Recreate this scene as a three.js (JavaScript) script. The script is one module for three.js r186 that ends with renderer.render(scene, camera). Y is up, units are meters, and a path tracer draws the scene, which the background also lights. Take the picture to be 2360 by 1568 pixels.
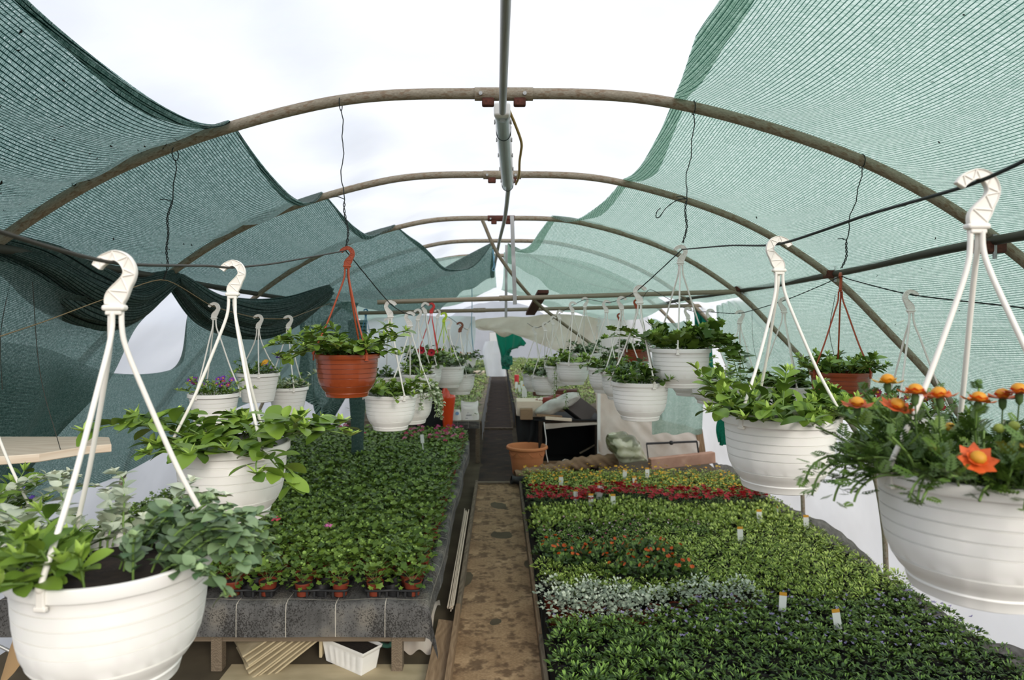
import * as THREE from 'three';
import { RoundedBoxGeometry } from 'three/addons/geometries/RoundedBoxGeometry.js';
import { mergeGeometries, toCreasedNormals } from 'three/addons/utils/BufferGeometryUtils.js';

// ---------- camera, sky, sun, exposure ----------
const W = 2360, H = 1568, FOCAL = 1550;
const scene = new THREE.Scene();
const camera = new THREE.PerspectiveCamera(2 * Math.atan(H / 2 / FOCAL) * 180 / Math.PI, W / H, 0.05, 400);
camera.position.set(0, 2.35, 0);
camera.lookAt(0, 2.35, -10);
camera.setViewOffset(W, H, 30, 37, W, H);          // a slightly shifted frame keeps the uprights parallel
camera.focus = 2.0;
camera.userData.fStop = 5.5;
const renderer = new THREE.WebGLRenderer({ antialias: true });
renderer.toneMapping = THREE.LinearToneMapping;
renderer.toneMappingExposure = 1.07;
renderer.shadowMap.enabled = true;

const SKY = 0.92;
const sunDir = new THREE.Vector3(0.42, 0.50, 0.80).normalize();
{                                                      // bright hazy sky: a pale blue-white vault, whiter round the sun, grey-brown land below
  const w = 512, h = 256, d = new Float32Array(w * h * 4), e = new THREE.Vector3();
  for (let j = 0; j < h; j++) for (let i = 0; i < w; i++) {
    const up = ((j + 0.5) / h - 0.5) * Math.PI, az = ((i + 0.5) / w - 0.5) * 2 * Math.PI;
    e.set(Math.cos(az) * Math.cos(up), Math.sin(up), Math.sin(az) * Math.cos(up));
    const g = Math.pow(Math.max(0, e.dot(sunDir) * 0.5 + 0.5), 6), t = Math.max(0, e.y), k = (j * w + i) * 4;
    const base = e.y < 0 ? [0.30, 0.28, 0.25] : [0.86 + 0.05 * t, 0.93 + 0.04 * t, 1.05 + 0.03 * t];
    for (let c = 0; c < 3; c++) d[k + c] = SKY * (base[c] + (e.y < 0 ? 0 : g * [1.15, 1.05, 0.9][c]));
    d[k + 3] = 1;
  }
  const t = new THREE.DataTexture(d, w, h, THREE.RGBAFormat, THREE.FloatType);
  t.mapping = THREE.EquirectangularReflectionMapping; t.magFilter = t.minFilter = THREE.LinearFilter; t.needsUpdate = true;
  scene.background = scene.environment = t;
}
const sun = new THREE.DirectionalLight(0xfff7ec, 1.85);
sun.position.copy(sunDir).multiplyScalar(40);
sun.target.position.set(0, 0, -8);
sun.castShadow = true;
sun.shadow.radius = 36;
sun.shadow.mapSize.set(2048, 2048);
Object.assign(sun.shadow.camera, { left: -25, right: 25, top: 25, bottom: -25, near: 1, far: 90 });
scene.add(sun, sun.target);

// ---------- helpers ----------
let seed = 7;
const rnd = () => { seed = (seed + 0x6d2b79f5) | 0; let t = Math.imul(seed ^ (seed >>> 15), 1 | seed); t = (t + Math.imul(t ^ (t >>> 7), 61 | t)) ^ t; return ((t ^ (t >>> 14)) >>> 0) / 4294967296; };
const rr = (a, b) => a + (b - a) * rnd();
const lerp = THREE.MathUtils.lerp, clamp = THREE.MathUtils.clamp, smooth = THREE.MathUtils.smoothstep;
const V = (x, y, z) => new THREE.Vector3(x, y, z);
const used = new Map();
function numbered(name) { const n = used.get(name) ?? 0; used.set(name, n + 1); return n ? name + '_' + String(n).padStart(3, '0') : name; }
function add(o, name, parent = scene) { o.name = numbered(name); o.traverse((c) => { c.castShadow = c.receiveShadow = true; }); parent.add(o); return o; }
function tag(o, label, category, group, kind) { if (label) o.userData.label = label; if (category) o.userData.category = category; if (group) o.userData.group = group; if (kind) o.userData.kind = kind; return o; }
function part(name, geo, mat, parent, label) { const m = new THREE.Mesh(geo, mat); m.name = name; m.castShadow = m.receiveShadow = true; parent.add(m); if (label) m.userData.label = label; return m; }
function thing(name, label, category, pos = [0, 0, 0], turn = 0, group) { const g = new THREE.Group(); g.position.set(...pos); g.rotation.y = turn; add(g, name); return tag(g, label, category, group); }
function solo(name, geo, mat, label, category, group) { return tag(add(new THREE.Mesh(geo, mat), name), label, category, group); }
function struct(name, geo, mat) { return tag(add(new THREE.Mesh(geo, mat), name), null, null, null, 'structure'); }
const merge = (list) => mergeGeometries(list.map((g) => (g.index ? g.toNonIndexed() : g)).map((g) => { for (const k of Object.keys(g.attributes)) if (!['position', 'normal', 'uv'].includes(k)) g.deleteAttribute(k); return g; }));
const tube = (pts, r, rad = 8, seg = pts.length * 6, closed = false, tension = 0.5) => new THREE.TubeGeometry(new THREE.CatmullRomCurve3(pts.map((p) => (p.isVector3 ? p : V(...p))), closed, 'catmullrom', tension), seg, r, rad, closed);
function rod(a, b, r, rad = 10) {
  a = V(...a); b = V(...b);
  const g = new THREE.CylinderGeometry(r, r, a.distanceTo(b), rad, 1), m = new THREE.Matrix4();
  m.compose(a.clone().add(b).multiplyScalar(0.5), new THREE.Quaternion().setFromUnitVectors(V(0, 1, 0), b.clone().sub(a).normalize()), V(1, 1, 1));
  return g.applyMatrix4(m);
}
function bar(a, b, w, h, roll = 0) {                  // a squared timber from a to b, w wide and h high
  a = V(...a); b = V(...b);
  const L = a.distanceTo(b), d = b.clone().sub(a).normalize(), up = Math.abs(d.y) > 0.95 ? V(0, 0, 1) : V(0, 1, 0);
  const x = new THREE.Vector3().crossVectors(up, d).normalize(), y = new THREE.Vector3().crossVectors(d, x);
  const g = new RoundedBoxGeometry(w, h, L, 1, Math.min(w, h) * 0.08);
  if (roll) g.rotateZ(roll);
  const p = g.attributes.position, n = g.attributes.normal, uv = g.attributes.uv;
  for (let i = 0; i < p.count; i++) { const k = Math.abs(n.getX(i)) > 0.5 ? p.getY(i) : p.getX(i); uv.setXY(i, p.getZ(i), k); }
  return g.applyMatrix4(new THREE.Matrix4().makeBasis(x, y, d).setPosition(a.clone().add(b).multiplyScalar(0.5)));
}
const box = (w, h, d, x = 0, y = 0, z = 0, r = 0.004) => new RoundedBoxGeometry(w, h, d, 1, Math.min(r, w / 3, h / 3, d / 3)).translate(x, y, z);
const lathe = (pts, seg = 48) => new THREE.LatheGeometry(pts.map(([x, y]) => new THREE.Vector2(x, y)), seg);
function gridGeo(nu, nv, f) {                         // f(a, b) -> [x, y, z, u, v] with a, b in 0..1
  const p = [], uv = [], ix = [];
  for (let j = 0; j <= nv; j++) for (let i = 0; i <= nu; i++) { const q = f(i / nu, j / nv); p.push(q[0], q[1], q[2]); uv.push(q[3] ?? i / nu, q[4] ?? j / nv); }
  for (let j = 0; j < nv; j++) for (let i = 0; i < nu; i++) { const a = j * (nu + 1) + i; ix.push(a, a + 1, a + nu + 2, a, a + nu + 2, a + nu + 1); }
  const g = new THREE.BufferGeometry();
  g.setAttribute('position', new THREE.Float32BufferAttribute(p, 3)); g.setAttribute('uv', new THREE.Float32BufferAttribute(uv, 2)); g.setIndex(ix); g.computeVertexNormals();
  return g;
}
function cr(a, b, c, d, t) { const t2 = t * t, t3 = t2 * t; return 0.5 * (2 * b + (c - a) * t + (2 * a - 5 * b + 4 * c - d) * t2 + (3 * b - a - 3 * c + d) * t3); }
const crRow = (row, t) => { const n = row.length - 1, x = clamp(t * n, 0, n - 1e-6), i = Math.floor(x), f = x - i, P = (k) => row[clamp(k, 0, n)]; return [0, 1, 2].map((c) => cr(P(i - 1)[c], P(i)[c], P(i + 1)[c], P(i + 2)[c], f)); };
// A cloth through a grid of control points (rows of [x, y, z]); rip(a, b) moves it along its normal.
function sheet(rows, nu, nv, rip) {
  const at = (a, b) => crRow(rows.map((r) => crRow(r, a)), b);
  const lenU = [0], lenV = [0];
  for (let i = 1; i <= nu; i++) lenU.push(lenU[i - 1] + V(...at(i / nu, 0.5)).distanceTo(V(...at((i - 1) / nu, 0.5))));
  for (let j = 1; j <= nv; j++) lenV.push(lenV[j - 1] + V(...at(0.5, j / nv)).distanceTo(V(...at(0.5, (j - 1) / nv))));
  return gridGeo(nu, nv, (a, b) => {
    const q = at(a, b);
    if (rip) {
      const e = 0.01, du = V(...at(Math.min(1, a + e), b)).sub(V(...at(Math.max(0, a - e), b))), dv = V(...at(a, Math.min(1, b + e))).sub(V(...at(a, Math.max(0, b - e))));
      const n = du.cross(dv).normalize(), k = rip(a, b); q[0] += n.x * k; q[1] += n.y * k; q[2] += n.z * k;
    }
    return [...q, lenU[Math.round(a * nu)], lenV[Math.round(b * nv)]];
  });
}
// tileable value noise
function perm(s) { let x = s; return (i, j) => { let h = (i * 374761393 + j * 668265263 + s * 2147483647) | 0; h = Math.imul(h ^ (h >>> 13), 1274126177); return ((h ^ (h >>> 16)) >>> 0) / 4294967296; }; }
function noiseFn(s) { const h = perm(s); return (x, y, per) => { const i = Math.floor(x), j = Math.floor(y), f = x - i, g = y - j, a = f * f * (3 - 2 * f), b = g * g * (3 - 2 * g), w = (k) => ((k % per) + per) % per; return lerp(lerp(h(w(i), w(j)), h(w(i + 1), w(j)), a), lerp(h(w(i), w(j + 1)), h(w(i + 1), w(j + 1)), a), b); }; }
const N1 = noiseFn(11), N2 = noiseFn(23);
const fbm = (N, u, v, per, oct = 4) => { let s = 0, a = 0.5, t = 0; for (let o = 0; o < oct; o++) { s += a * N(u * per, v * per, per); t += a; per *= 2; a *= 0.5; } return s / t; };
function tex(n, f, srgb = true, m = n) {              // f(u, v) -> [r, g, b] or one grey value, 0..1
  const d = new Uint8Array(n * m * 4);
  for (let y = 0; y < m; y++) for (let x = 0; x < n; x++) { const c = f(x / n, y / m, x, y), k = (y * n + x) * 4; for (let i = 0; i < 3; i++) d[k + i] = clamp((Array.isArray(c) ? c[i] : c) * 255, 0, 255); d[k + 3] = 255; }
  const t = new THREE.DataTexture(d, n, m); t.wrapS = t.wrapT = THREE.RepeatWrapping; t.magFilter = THREE.LinearFilter; t.minFilter = THREE.LinearMipmapLinearFilter; t.generateMipmaps = true;
  if (srgb) t.colorSpace = THREE.SRGBColorSpace;
  t.needsUpdate = true; return t;
}
const rep = (t, x, y = x) => { const c = t.clone(); c.repeat.set(x, y); c.needsUpdate = true; return c; };
const std = (o) => new THREE.MeshStandardMaterial({ side: THREE.DoubleSide, ...o });
const phys = (o) => new THREE.MeshPhysicalMaterial({ side: THREE.DoubleSide, ...o });
const mixc = (a, b, t) => a.map((x, i) => lerp(x, b[i], t));

// ---------- materials ----------
const M = {};
// knitted shade net: dark ribs along the tunnel, flat tapes between them, small open slits
function netTex(seedN, open, tone) {
  const h = perm(seedN), ribs = 16, cells = 44;
  return tex(512, (u, v) => {
    const r = v * ribs, k = Math.floor(r), d = r - k, c = u * cells + (k % 2) * 0.5 + d * 0.6, ci = Math.floor(c) % cells, cd = c - Math.floor(c);
    const rib = d < 0.16 || d > 0.94, q = h(ci, k), slit = !rib && ((q < open[0] * 3 && cd > 0.2 && cd < 0.55 && d > 0.3 && d < 0.65) || (cd < open[1] && d > 0.2 && d < 0.86));
    return slit ? tone[3] : rib ? tone[0] : mixc(tone[1], tone[2], h(ci + 7, k + 3));
  });
}
const netC = netTex(5, [0.02, 0.16], [[0.27, 0.41, 0.37], [0.60, 0.73, 0.66], [0.80, 0.88, 0.83], [0.98, 0.98, 0.97]]);
const net2C = netTex(9, [0.03, 0.12], [[0.06, 0.15, 0.14], [0.34, 0.47, 0.44], [0.58, 0.69, 0.66], [0.95, 0.97, 0.96]]);
const netM = (c, o) => phys({ map: rep(c, 1 / 0.20), transmission: 0.92, roughness: 0.74, thickness: 0, specularIntensity: 0.1, ...o });
M.net = netM(netC, {});
M.netDark = netM(net2C, { transmission: 0.8, roughness: 0.8 });
M.netTeal = netM(netC, { color: 0x2f9a84, transmission: 0.7 });
const filmT = tex(512, (u, v) => { const a = fbm(N1, u, v, 4, 5), b = fbm(N2, u, v, 16, 3); const k = 0.95 + 0.06 * (a - 0.5) + 0.03 * (b - 0.5); return [k * 0.985, k * 0.99, k]; });
M.film = phys({ map: rep(filmT, 0.4), transmission: 0.93, roughness: 0.9, thickness: 0, specularIntensity: 0.1 });
M.beige = phys({ map: tex(512, (u, v) => { const a = fbm(N2, u, v, 5, 5); return mixc([0.84, 0.78, 0.72], [0.97, 0.94, 0.90], a); }), transmission: 0.45, roughness: 1, thickness: 0, specularIntensity: 0.2 });
const rustT = tex(512, (u, v) => { const a = fbm(N1, u, v, 16, 5), b = fbm(N2, u, v, 48, 3); let c = mixc([0.50, 0.46, 0.39], [0.70, 0.66, 0.58], b); return mixc(c, [0.46, 0.35, 0.25], smooth(a, 0.5, 0.8) * 0.6); });
M.pipe = std({ map: rep(rustT, 3, 1), roughness: 0.65, metalness: 0.15, bumpMap: rep(rustT, 3, 1), bumpScale: 0.0006 });
M.darkSteel = std({ map: tex(128, (u, v) => mixc([0.22, 0.22, 0.19], [0.36, 0.34, 0.29], fbm(N2, u, v, 8, 4))), roughness: 0.6, metalness: 0.2 });
M.galv = std({ map: tex(256, (u, v) => { const k = 0.66 + 0.2 * (fbm(N1, u, v, 8, 4) - 0.5); return [k, k, k * 0.99]; }), roughness: 0.45, metalness: 0.5 });
M.rust = std({ map: tex(128, (u, v) => mixc([0.26, 0.15, 0.11], [0.46, 0.24, 0.18], fbm(N2, u, v, 6, 4))), roughness: 0.85 });
M.wire = std({ color: 0x3b3a33, roughness: 0.6, metalness: 0.4 });
M.wirePlain = std({ color: 0x1d2522, roughness: 0.6, metalness: 0.3 });
const plasticT = tex(512, (u, v) => { const k = 0.93 + 0.03 * (fbm(N1, u, v, 6, 5) - 0.5); return [k, k * 0.995, k * 0.975]; });
M.white = phys({ map: plasticT, roughness: 0.5, specularIntensity: 0.6 });
M.hanger = phys({ color: 0xf2eee6, roughness: 0.5, transmission: 0.1, thickness: 0 });
M.terra = phys({ map: tex(256, (u, v) => mixc([0.50, 0.21, 0.09], [0.59, 0.27, 0.12], fbm(N1, u, v, 6, 4))), roughness: 0.28, clearcoat: 0.3 });
M.terraHang = std({ color: 0xa84a28, roughness: 0.45 });
M.clay = std({ map: tex(256, (u, v) => mixc([0.76, 0.46, 0.28], [0.88, 0.60, 0.40], fbm(N1, u, v, 5, 5))), roughness: 0.75 });
M.potRed = std({ color: 0x7c3520, roughness: 0.55 });
M.black = std({ map: tex(128, (u, v) => { const k = 0.10 + 0.08 * fbm(N2, u, v, 8, 4); return [k, k, k * 1.03]; }), roughness: 0.55 });
M.soil = std({ map: tex(256, (u, v) => mixc([0.07, 0.05, 0.035], [0.21, 0.16, 0.12], fbm(N1, u, v, 24, 4))), roughness: 1 });
const woodT = (a, b, s) => tex(512, (u, v) => { const g = fbm(noiseFn(s), u * 0.5, v, 4, 3), r = 0.5 + 0.5 * Math.sin((v * 22 + g * 5) * 6.28), f = N2(u * 16, v * 256, 256); return mixc(a, b, clamp(0.55 * r * 0.6 + 0.5 * f * 0.7 + 0.2 * g, 0, 1)); });
M.foam = std({ map: tex(256, (u, v) => mixc([0.60, 0.54, 0.42], [0.80, 0.74, 0.61], fbm(N1, u, v, 6, 5))), roughness: 0.85 });
M.wood = std({ map: woodT([0.46, 0.36, 0.26], [0.68, 0.57, 0.45], 3), roughness: 0.8 });
M.woodPale = std({ map: woodT([0.82, 0.74, 0.65], [0.93, 0.88, 0.81], 5), roughness: 0.8 });
M.woodGrey = std({ map: woodT([0.34, 0.29, 0.23], [0.58, 0.52, 0.44], 8), roughness: 0.85 });
const dirtT = tex(1024, (u, v) => { const a = fbm(N1, u, v, 4, 6), b = fbm(N2, u, v, 80, 3), c = fbm(N2, u, v + 0.2, 22, 5), d = fbm(N1, u + 0.4, v, 6, 3); let k = mixc([0.46, 0.35, 0.24], [0.74, 0.62, 0.48], clamp(a * 0.9 + (b - 0.5) * 0.6 + 0.05, 0, 1)); return mixc(k, [0.27, 0.19, 0.12], smooth(c * 0.7 + d * 0.5, 0.58, 0.84) * 0.6); });
M.dirt = std({ map: dirtT, roughness: 0.9, bumpMap: dirtT, bumpScale: 0.006 });
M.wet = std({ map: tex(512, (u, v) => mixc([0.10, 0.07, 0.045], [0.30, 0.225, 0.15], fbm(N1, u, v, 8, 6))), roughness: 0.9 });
M.ground = std({ map: tex(256, (u, v) => mixc([0.26, 0.22, 0.16], [0.40, 0.36, 0.28], fbm(N2, u, v, 8, 5))), roughness: 1 });
const clothT = tex(1024, (u, v, x, y) => { const w = (x % 4 < 2) === (y % 4 < 2) ? 0.025 : -0.025, a = fbm(N1, u, v, 5, 6), b = fbm(N2, u, v, 160, 2), d = fbm(N2, u, v + 0.3, 6, 4), st = fbm(N1, u, v * 0.15, 40, 3); let k = 0.36 + w + 0.22 * (a - 0.5) + 0.12 * (st - 0.5); let c = [k, k * 0.985, k * 0.965]; c = mixc(c, [0.50, 0.46, 0.39], smooth(a, 0.5, 0.8) * 0.4); c = mixc(c, [0.12, 0.11, 0.10], smooth(b * 0.75 + d * 0.5, 0.60, 0.76) * 0.7); const m = 341.33; if (x % m < 4 || y % m < 4) c = [0.83, 0.80, 0.74]; return c; });
M.cloth = std({ map: rep(clothT, 1 / 0.99), roughness: 0.9 });
M.clothBlack = std({ color: 0x17181a, roughness: 0.9 });
const leafM = (hex, o = {}) => phys({ color: hex, roughness: 0.4, transmission: 0.22, thickness: 0, specularIntensity: 0.5, ...o });
M.leaf = [0x5d8a3a, 0x4b7a30, 0x72a048, 0x3d6a2b].map((h) => leafM(h));
M.leafTip = leafM(0x8ab455);
M.leafGer = [0x37602a, 0x2e5526, 0x487535].map((h) => leafM(h));
M.leafGrey = [0x6f8a68, 0x5d7a58, 0x86a07c].map((h) => leafM(h));
M.leafSilver = [0xb9c3ab, 0xa5b39a, 0xc9cfbc].map((h) => leafM(h));
M.foliage = std({ roughness: 0.4, vertexColors: true });
M.stem = std({ color: 0x6d8a44, roughness: 0.6 });
M.stemBrown = std({ color: 0x7a6a4c, roughness: 0.7 });
M.petal = (hex) => phys({ color: hex, roughness: 0.6, transmission: 0.2, thickness: 0 });
const petalMats = {}; const petal = (hex) => petalMats[hex] ??= M.petal(hex);
// ---------- the tunnel: profile, film, ground, hoops ----------
const HOOPS = [2.77, 4.27, 6.03, 7.67, 9.3];
const PR = [[0, 3.30], [0.69, 3.265], [1.5, 3.02], [2.1, 2.66], [2.5, 2.27], [2.76, 1.99], [2.97, 1.71], [3.22, 1.35], [3.37, 0.98], [3.45, 0.52], [3.47, 0.17], [3.48, -0.02]];
const prof = (() => {                                  // samples by arc length on the right half
  const pts = [], n = 400;
  for (let i = 0; i <= n; i++) { const q = crRow(PR.map((p) => [...p, 0]), i / n); pts.push([q[0], q[1]]); }
  const s = [0]; for (let i = 1; i <= n; i++) s.push(s[i - 1] + Math.hypot(pts[i][0] - pts[i - 1][0], pts[i][1] - pts[i - 1][1]));
  return { pts, s, L: s[n] };
})();
function onProfile(s, off = 0) {                       // signed arc length from the ridge, right is positive
  const a = clamp(Math.abs(s), 0, prof.L - 1e-4); let lo = 0, hi = prof.s.length - 1;
  while (hi - lo > 1) { const m = (lo + hi) >> 1; if (prof.s[m] <= a) lo = m; else hi = m; }
  const f = (a - prof.s[lo]) / (prof.s[hi] - prof.s[lo]), p = prof.pts[lo], q = prof.pts[hi], dx = q[0] - p[0], dy = q[1] - p[1], l = Math.hypot(dx, dy), sg = Math.sign(s) || 1;
  return [sg * (lerp(p[0], q[0], f) - (dy / l) * off), lerp(p[1], q[1], f) + (dx / l) * off];
}
const sOfX = (x) => { const a = Math.abs(x); let i = 1; while (i < prof.pts.length - 1 && prof.pts[i][0] < a) i++; const f = (a - prof.pts[i - 1][0]) / (prof.pts[i][0] - prof.pts[i - 1][0]); return lerp(prof.s[i - 1], prof.s[i], clamp(f, 0, 1)) * Math.sign(x || 1); };
const sOfY = (y) => { let i = 1; while (i < prof.pts.length - 1 && prof.pts[i][1] > y) i++; return prof.s[i]; };
const FAR = 30, NEAR = 0.6;                            // depths of the far wall and of the open near end

// outdoors and floor
struct('ground', new THREE.PlaneGeometry(160, 160).rotateX(-Math.PI / 2).translate(0, -0.06, -12), M.ground);
{
  const g = new THREE.BoxGeometry(7.1, 0.05, FAR + 1.4).translate(0, -0.03, -(FAR - 1) / 2), uv = g.attributes.uv, p = g.attributes.position;
  for (let i = 0; i < uv.count; i++) uv.setXY(i, p.getX(i) / 2, p.getZ(i) / 2);
  struct('floor', g, M.ground);
}
// milky film over the hoops
const filmWrinkle = (s, d) => 0.018 * Math.sin(s * 2.1 + d * 0.9) * Math.sin(d * 1.7 + s) + 0.012 * Math.sin(s * 5.2 - d * 4.4) + 0.02 * (fbm(N1, s * 0.11 + 0.5, d * 0.05 + 0.5, 8, 3) - 0.5) + 0.030 * Math.sin(s * 9 + d * 2.2 + 1.5 * Math.sin(d * 1.1)) * Math.exp(-Math.pow((s + 0.8) / 0.5, 2)) + 0.022 * Math.sin(d * 6 + s * 5 + 2 * Math.sin(s * 3)) * smooth(d, 2.6, 3.2) * Math.exp(-Math.pow((s + 0.3) / 0.9, 2));
struct('roof', gridGeo(220, 260, (a, b) => { const s = lerp(-prof.L, prof.L, a), d = lerp(NEAR, FAR, b), [x, y] = onProfile(s, 0.06 + filmWrinkle(s, d)); return [x, y, -d, s, d]; }), M.film);
{
  const end = (d, door) => {
    const sh = new THREE.Shape(); sh.moveTo(-prof.pts.at(-1)[0], 0);
    for (let i = 60; i >= -60; i--) { const [x, y] = onProfile(-prof.L * i / 60, 0.05); sh.lineTo(x, y); }
    sh.lineTo(prof.pts.at(-1)[0], 0);
    if (door) { const h = new THREE.Path(); h.moveTo(-0.42, 0.02); h.lineTo(0.40, 0.02); h.lineTo(0.40, 2.0); h.lineTo(-0.42, 2.0); sh.holes.push(h); }
    return new THREE.ShapeGeometry(sh).translate(0, 0, -d);
  };
  struct('wall_far', end(FAR, true), M.film);
  const d = tag(add(new THREE.Group(), 'door_1'), null, null, null, 'structure');
  part('door_panel', box(0.80, 1.94, 0.03, -0.01, 1.0, -FAR - 0.03), M.white, d);
  part('door_post', box(0.035, 1.98, 0.05, 0.02, 1.0, -FAR + 0.02), M.woodPale, d);
  part('door_rail', box(0.8, 0.06, 0.04, -0.01, 1.02, -FAR + 0.01), M.woodPale, d);
}
// hoops of steel pipe, each with its ridge clamp
const hoopWords = ['nearest', 'second', 'third', 'fourth', 'fifth'];
HOOPS.forEach((d, k) => {
  const t = thing('hoop', `${hoopWords[k]} curved steel hoop pipe from the camera, carrying the tunnel roof`, 'hoop', [0, 0, -d]);
  const pts = []; for (let i = -46; i <= 46; i++) { const [x, y] = onProfile(prof.L * i / 46, 0); pts.push([x, y, 0]); }
  const g = tube(pts, 0.0225, 12, 200); const uv = g.attributes.uv; for (let i = 0; i < uv.count; i++) uv.setX(i, uv.getX(i) * 9);
  part('pipe', g, M.pipe, t);
  if (k !== 3) {
    part('sleeve', rod([-0.10, 3.297, 0], [0.14, 3.297, 0], 0.027, 14), k === 2 ? M.rust : M.pipe, t);
    for (const x of [-0.075, 0.105]) part('bolt', rod([x, 3.29, 0.026], [x, 3.29, 0.036], 0.008, 8), M.galv, t);
    for (const x of [-0.045, 0.085]) part('bracket', box(0.05, 0.035, 0.03, x, 3.262, 0.005, 0.006), M.rust, t);
  }
});
const purlin = (side, pts, label) => solo('purlin_pipe', tube(pts, 0.02, 10, 60), M.darkSteel, label, 'pipe');
purlin(1, [[2.02, 2.69, -0.7], [2.02, 2.69, -2.77], [2.12, 2.665, -4.27], [2.17, 2.65, -6.03], [2.15, 2.64, -7.67], [2.15, 2.6, -9.3]], 'steel purlin pipe running lengthwise along the right net');
purlin(-1, [[-2.05, 2.66, -0.7], [-2.05, 2.66, -2.77], [-2.12, 2.64, -4.27], [-2.17, 2.62, -6.03], [-2.15, 2.6, -7.67], [-2.15, 2.6, -9.3]], 'steel purlin pipe running lengthwise along the left net');
HOOPS.slice(0, 3).forEach((d, k) => { const t = thing('purlin_clamp', `rusty clamp joining ${hoopWords[k]} hoop to right purlin`, 'clamp', [[2.02, 2.12, 2.17][k], 2.665, -d]); part('plate', box(0.10, 0.05, 0.07, 0, 0, 0, 0.008), M.rust, t); part('bolt', rod([0, -0.05, 0.03], [0, 0.05, 0.03], 0.008, 8), M.galv, t); });
solo('ridge_pipe', tube([[0.02, 3.262, -0.6], [0.02, 3.262, -1.6], [0.015, 3.25, -2.85]], 0.0155, 12, 30), M.galv, 'bright galvanised ridge pipe overhead before the tube lamp', 'pipe');
solo('ridge_pipe', tube([[0.06, 3.20, -4.1], [0.045, 3.17, -5.2], [0.0, 3.12, -6.4], [-0.06, 3.02, -8.2]], 0.015, 10, 30), M.galv, 'galvanised ridge pipe dropping away behind the tube lamp', 'pipe');
// cross bars of the third and fourth hoops, with uprights and brace
{
  const bars = [[6.03, [-1.089, 2.545, -6.030], [2.295, 2.646, -6.030], 'front'], [7.67, [-1.603, 2.474, -7.670], [2.425, 2.563, -7.670], 'rear']];
  for (const [d, a, b, w] of bars) { const t = thing('cross_bar', `${w} horizontal steel cross bar between the hoops`, 'pipe', [0, 0, 0]); part('pipe', rod(a, b, 0.021, 12), M.pipe, t); const c = a.map((x, i) => lerp(x, b[i], 0.34)); part('sleeve', rod([c[0] - 0.06, c[1], c[2]], [c[0] + 0.08, c[1] + 0.004, c[2]], 0.026, 12), M.pipe, t); }
  solo('hanging_post', bar([0.116, 3.314, -6.000], [0.143, 2.524, -6.000], 0.035, 0.02), M.galv, 'square galvanised strut hanging from third hoop to front cross bar', 'strut');
  solo('hanging_post', bar([0.084, 3.247, -7.640], [0.079, 2.424, -7.640], 0.03, 0.02), M.galv, 'thinner galvanised strut hanging down to the rear cross bar', 'strut');
  solo('brace_rod', tube([[-0.147, 3.272, -5.980], [0.000, 2.968, -6.100], [0.310, 2.602, -6.400], [0.614, 2.381, -6.800], [1.013, 2.124, -7.300]], 0.016, 8, 40), M.pipe, 'long thin brown rod slanting across below the ridge', 'rod');
  solo('rusty_bracket', bar([0.397, 2.642, -6.030], [0.353, 2.463, -7.600], 0.10, 0.03), M.rust, 'rusty red plate joining the two cross bars', 'bracket');
}
// tube lamp under the ridge, unlit
{
  const n = [0.014, 3.289, -3.000], f = [0.054, 3.193, -4.150], t = thing('tube_lamp', 'unlit tube lamp in clear housing tied under the ridge', 'lamp', [0, 0, 0]);
  const q = (k, x = 0, y = 0) => [lerp(n[0], f[0], k) + x, lerp(n[1], f[1], k) + y, lerp(n[2], f[2], k)];
  part('housing', bar(q(0.02, 0, 0.025), q(1, 0, 0.025), 0.07, 0.045), M.white, t, 'pale grey lamp housing');
  const sh = new THREE.Shape(); sh.absarc(0, 0, 0.033, Math.PI, 2 * Math.PI); sh.absarc(0, 0, 0.029, 2 * Math.PI, Math.PI, true);
  const cov = new THREE.ExtrudeGeometry(sh, { depth: 1.1, bevelEnabled: false, curveSegments: 16 }); const a = V(...q(0.02)), dir = V(...q(1)).sub(a).normalize(), x = new THREE.Vector3().crossVectors(V(0, 1, 0), dir).normalize();
  cov.applyMatrix4(new THREE.Matrix4().makeBasis(x, new THREE.Vector3().crossVectors(dir, x), dir).setPosition(a));
  part('cover', cov, phys({ color: 0xdfe6e6, transmission: 0.75, roughness: 0.25, thickness: 0 }), t, 'clear ribbed plastic cover');
  part('tube', rod(q(0.06, 0, -0.004), q(0.96, 0, -0.004), 0.013, 12), M.white, t);
  part('end_cap', box(0.074, 0.06, 0.05, ...q(-0.01, 0, 0.01), 0.012), M.white, t);
  for (let i = 0; i < 5; i++) for (const s of [-1, 1]) part('clip', box(0.006, 0.02, 0.014, ...q(0.1 + i * 0.2, s * 0.038, 0.006), 0.002), M.galv, t);
  for (const k of [0.2, 0.95]) part('tie', tube([q(k, -0.036, 0.03), q(k, -0.03, -0.02), q(k, 0, -0.04), q(k, 0.03, -0.02), q(k, 0.036, 0.03)], 0.0022, 6, 24), M.wirePlain, t);
  solo('power_cable', tube([q(-0.02, 0.02, 0.03), q(0.1, 0.055, 0), q(0.3, 0.085, -0.005), q(0.45, 0.082, 0.0), q(0.6, 0.075, 0.01), q(0.8, 0.07, 0.0), q(1, 0.05, 0.02)], 0.007, 8, 60), std({ color: 0xa88c4e, roughness: 0.6 }), 'yellowish power cable running beside the tube lamp', 'cable');
}
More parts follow.
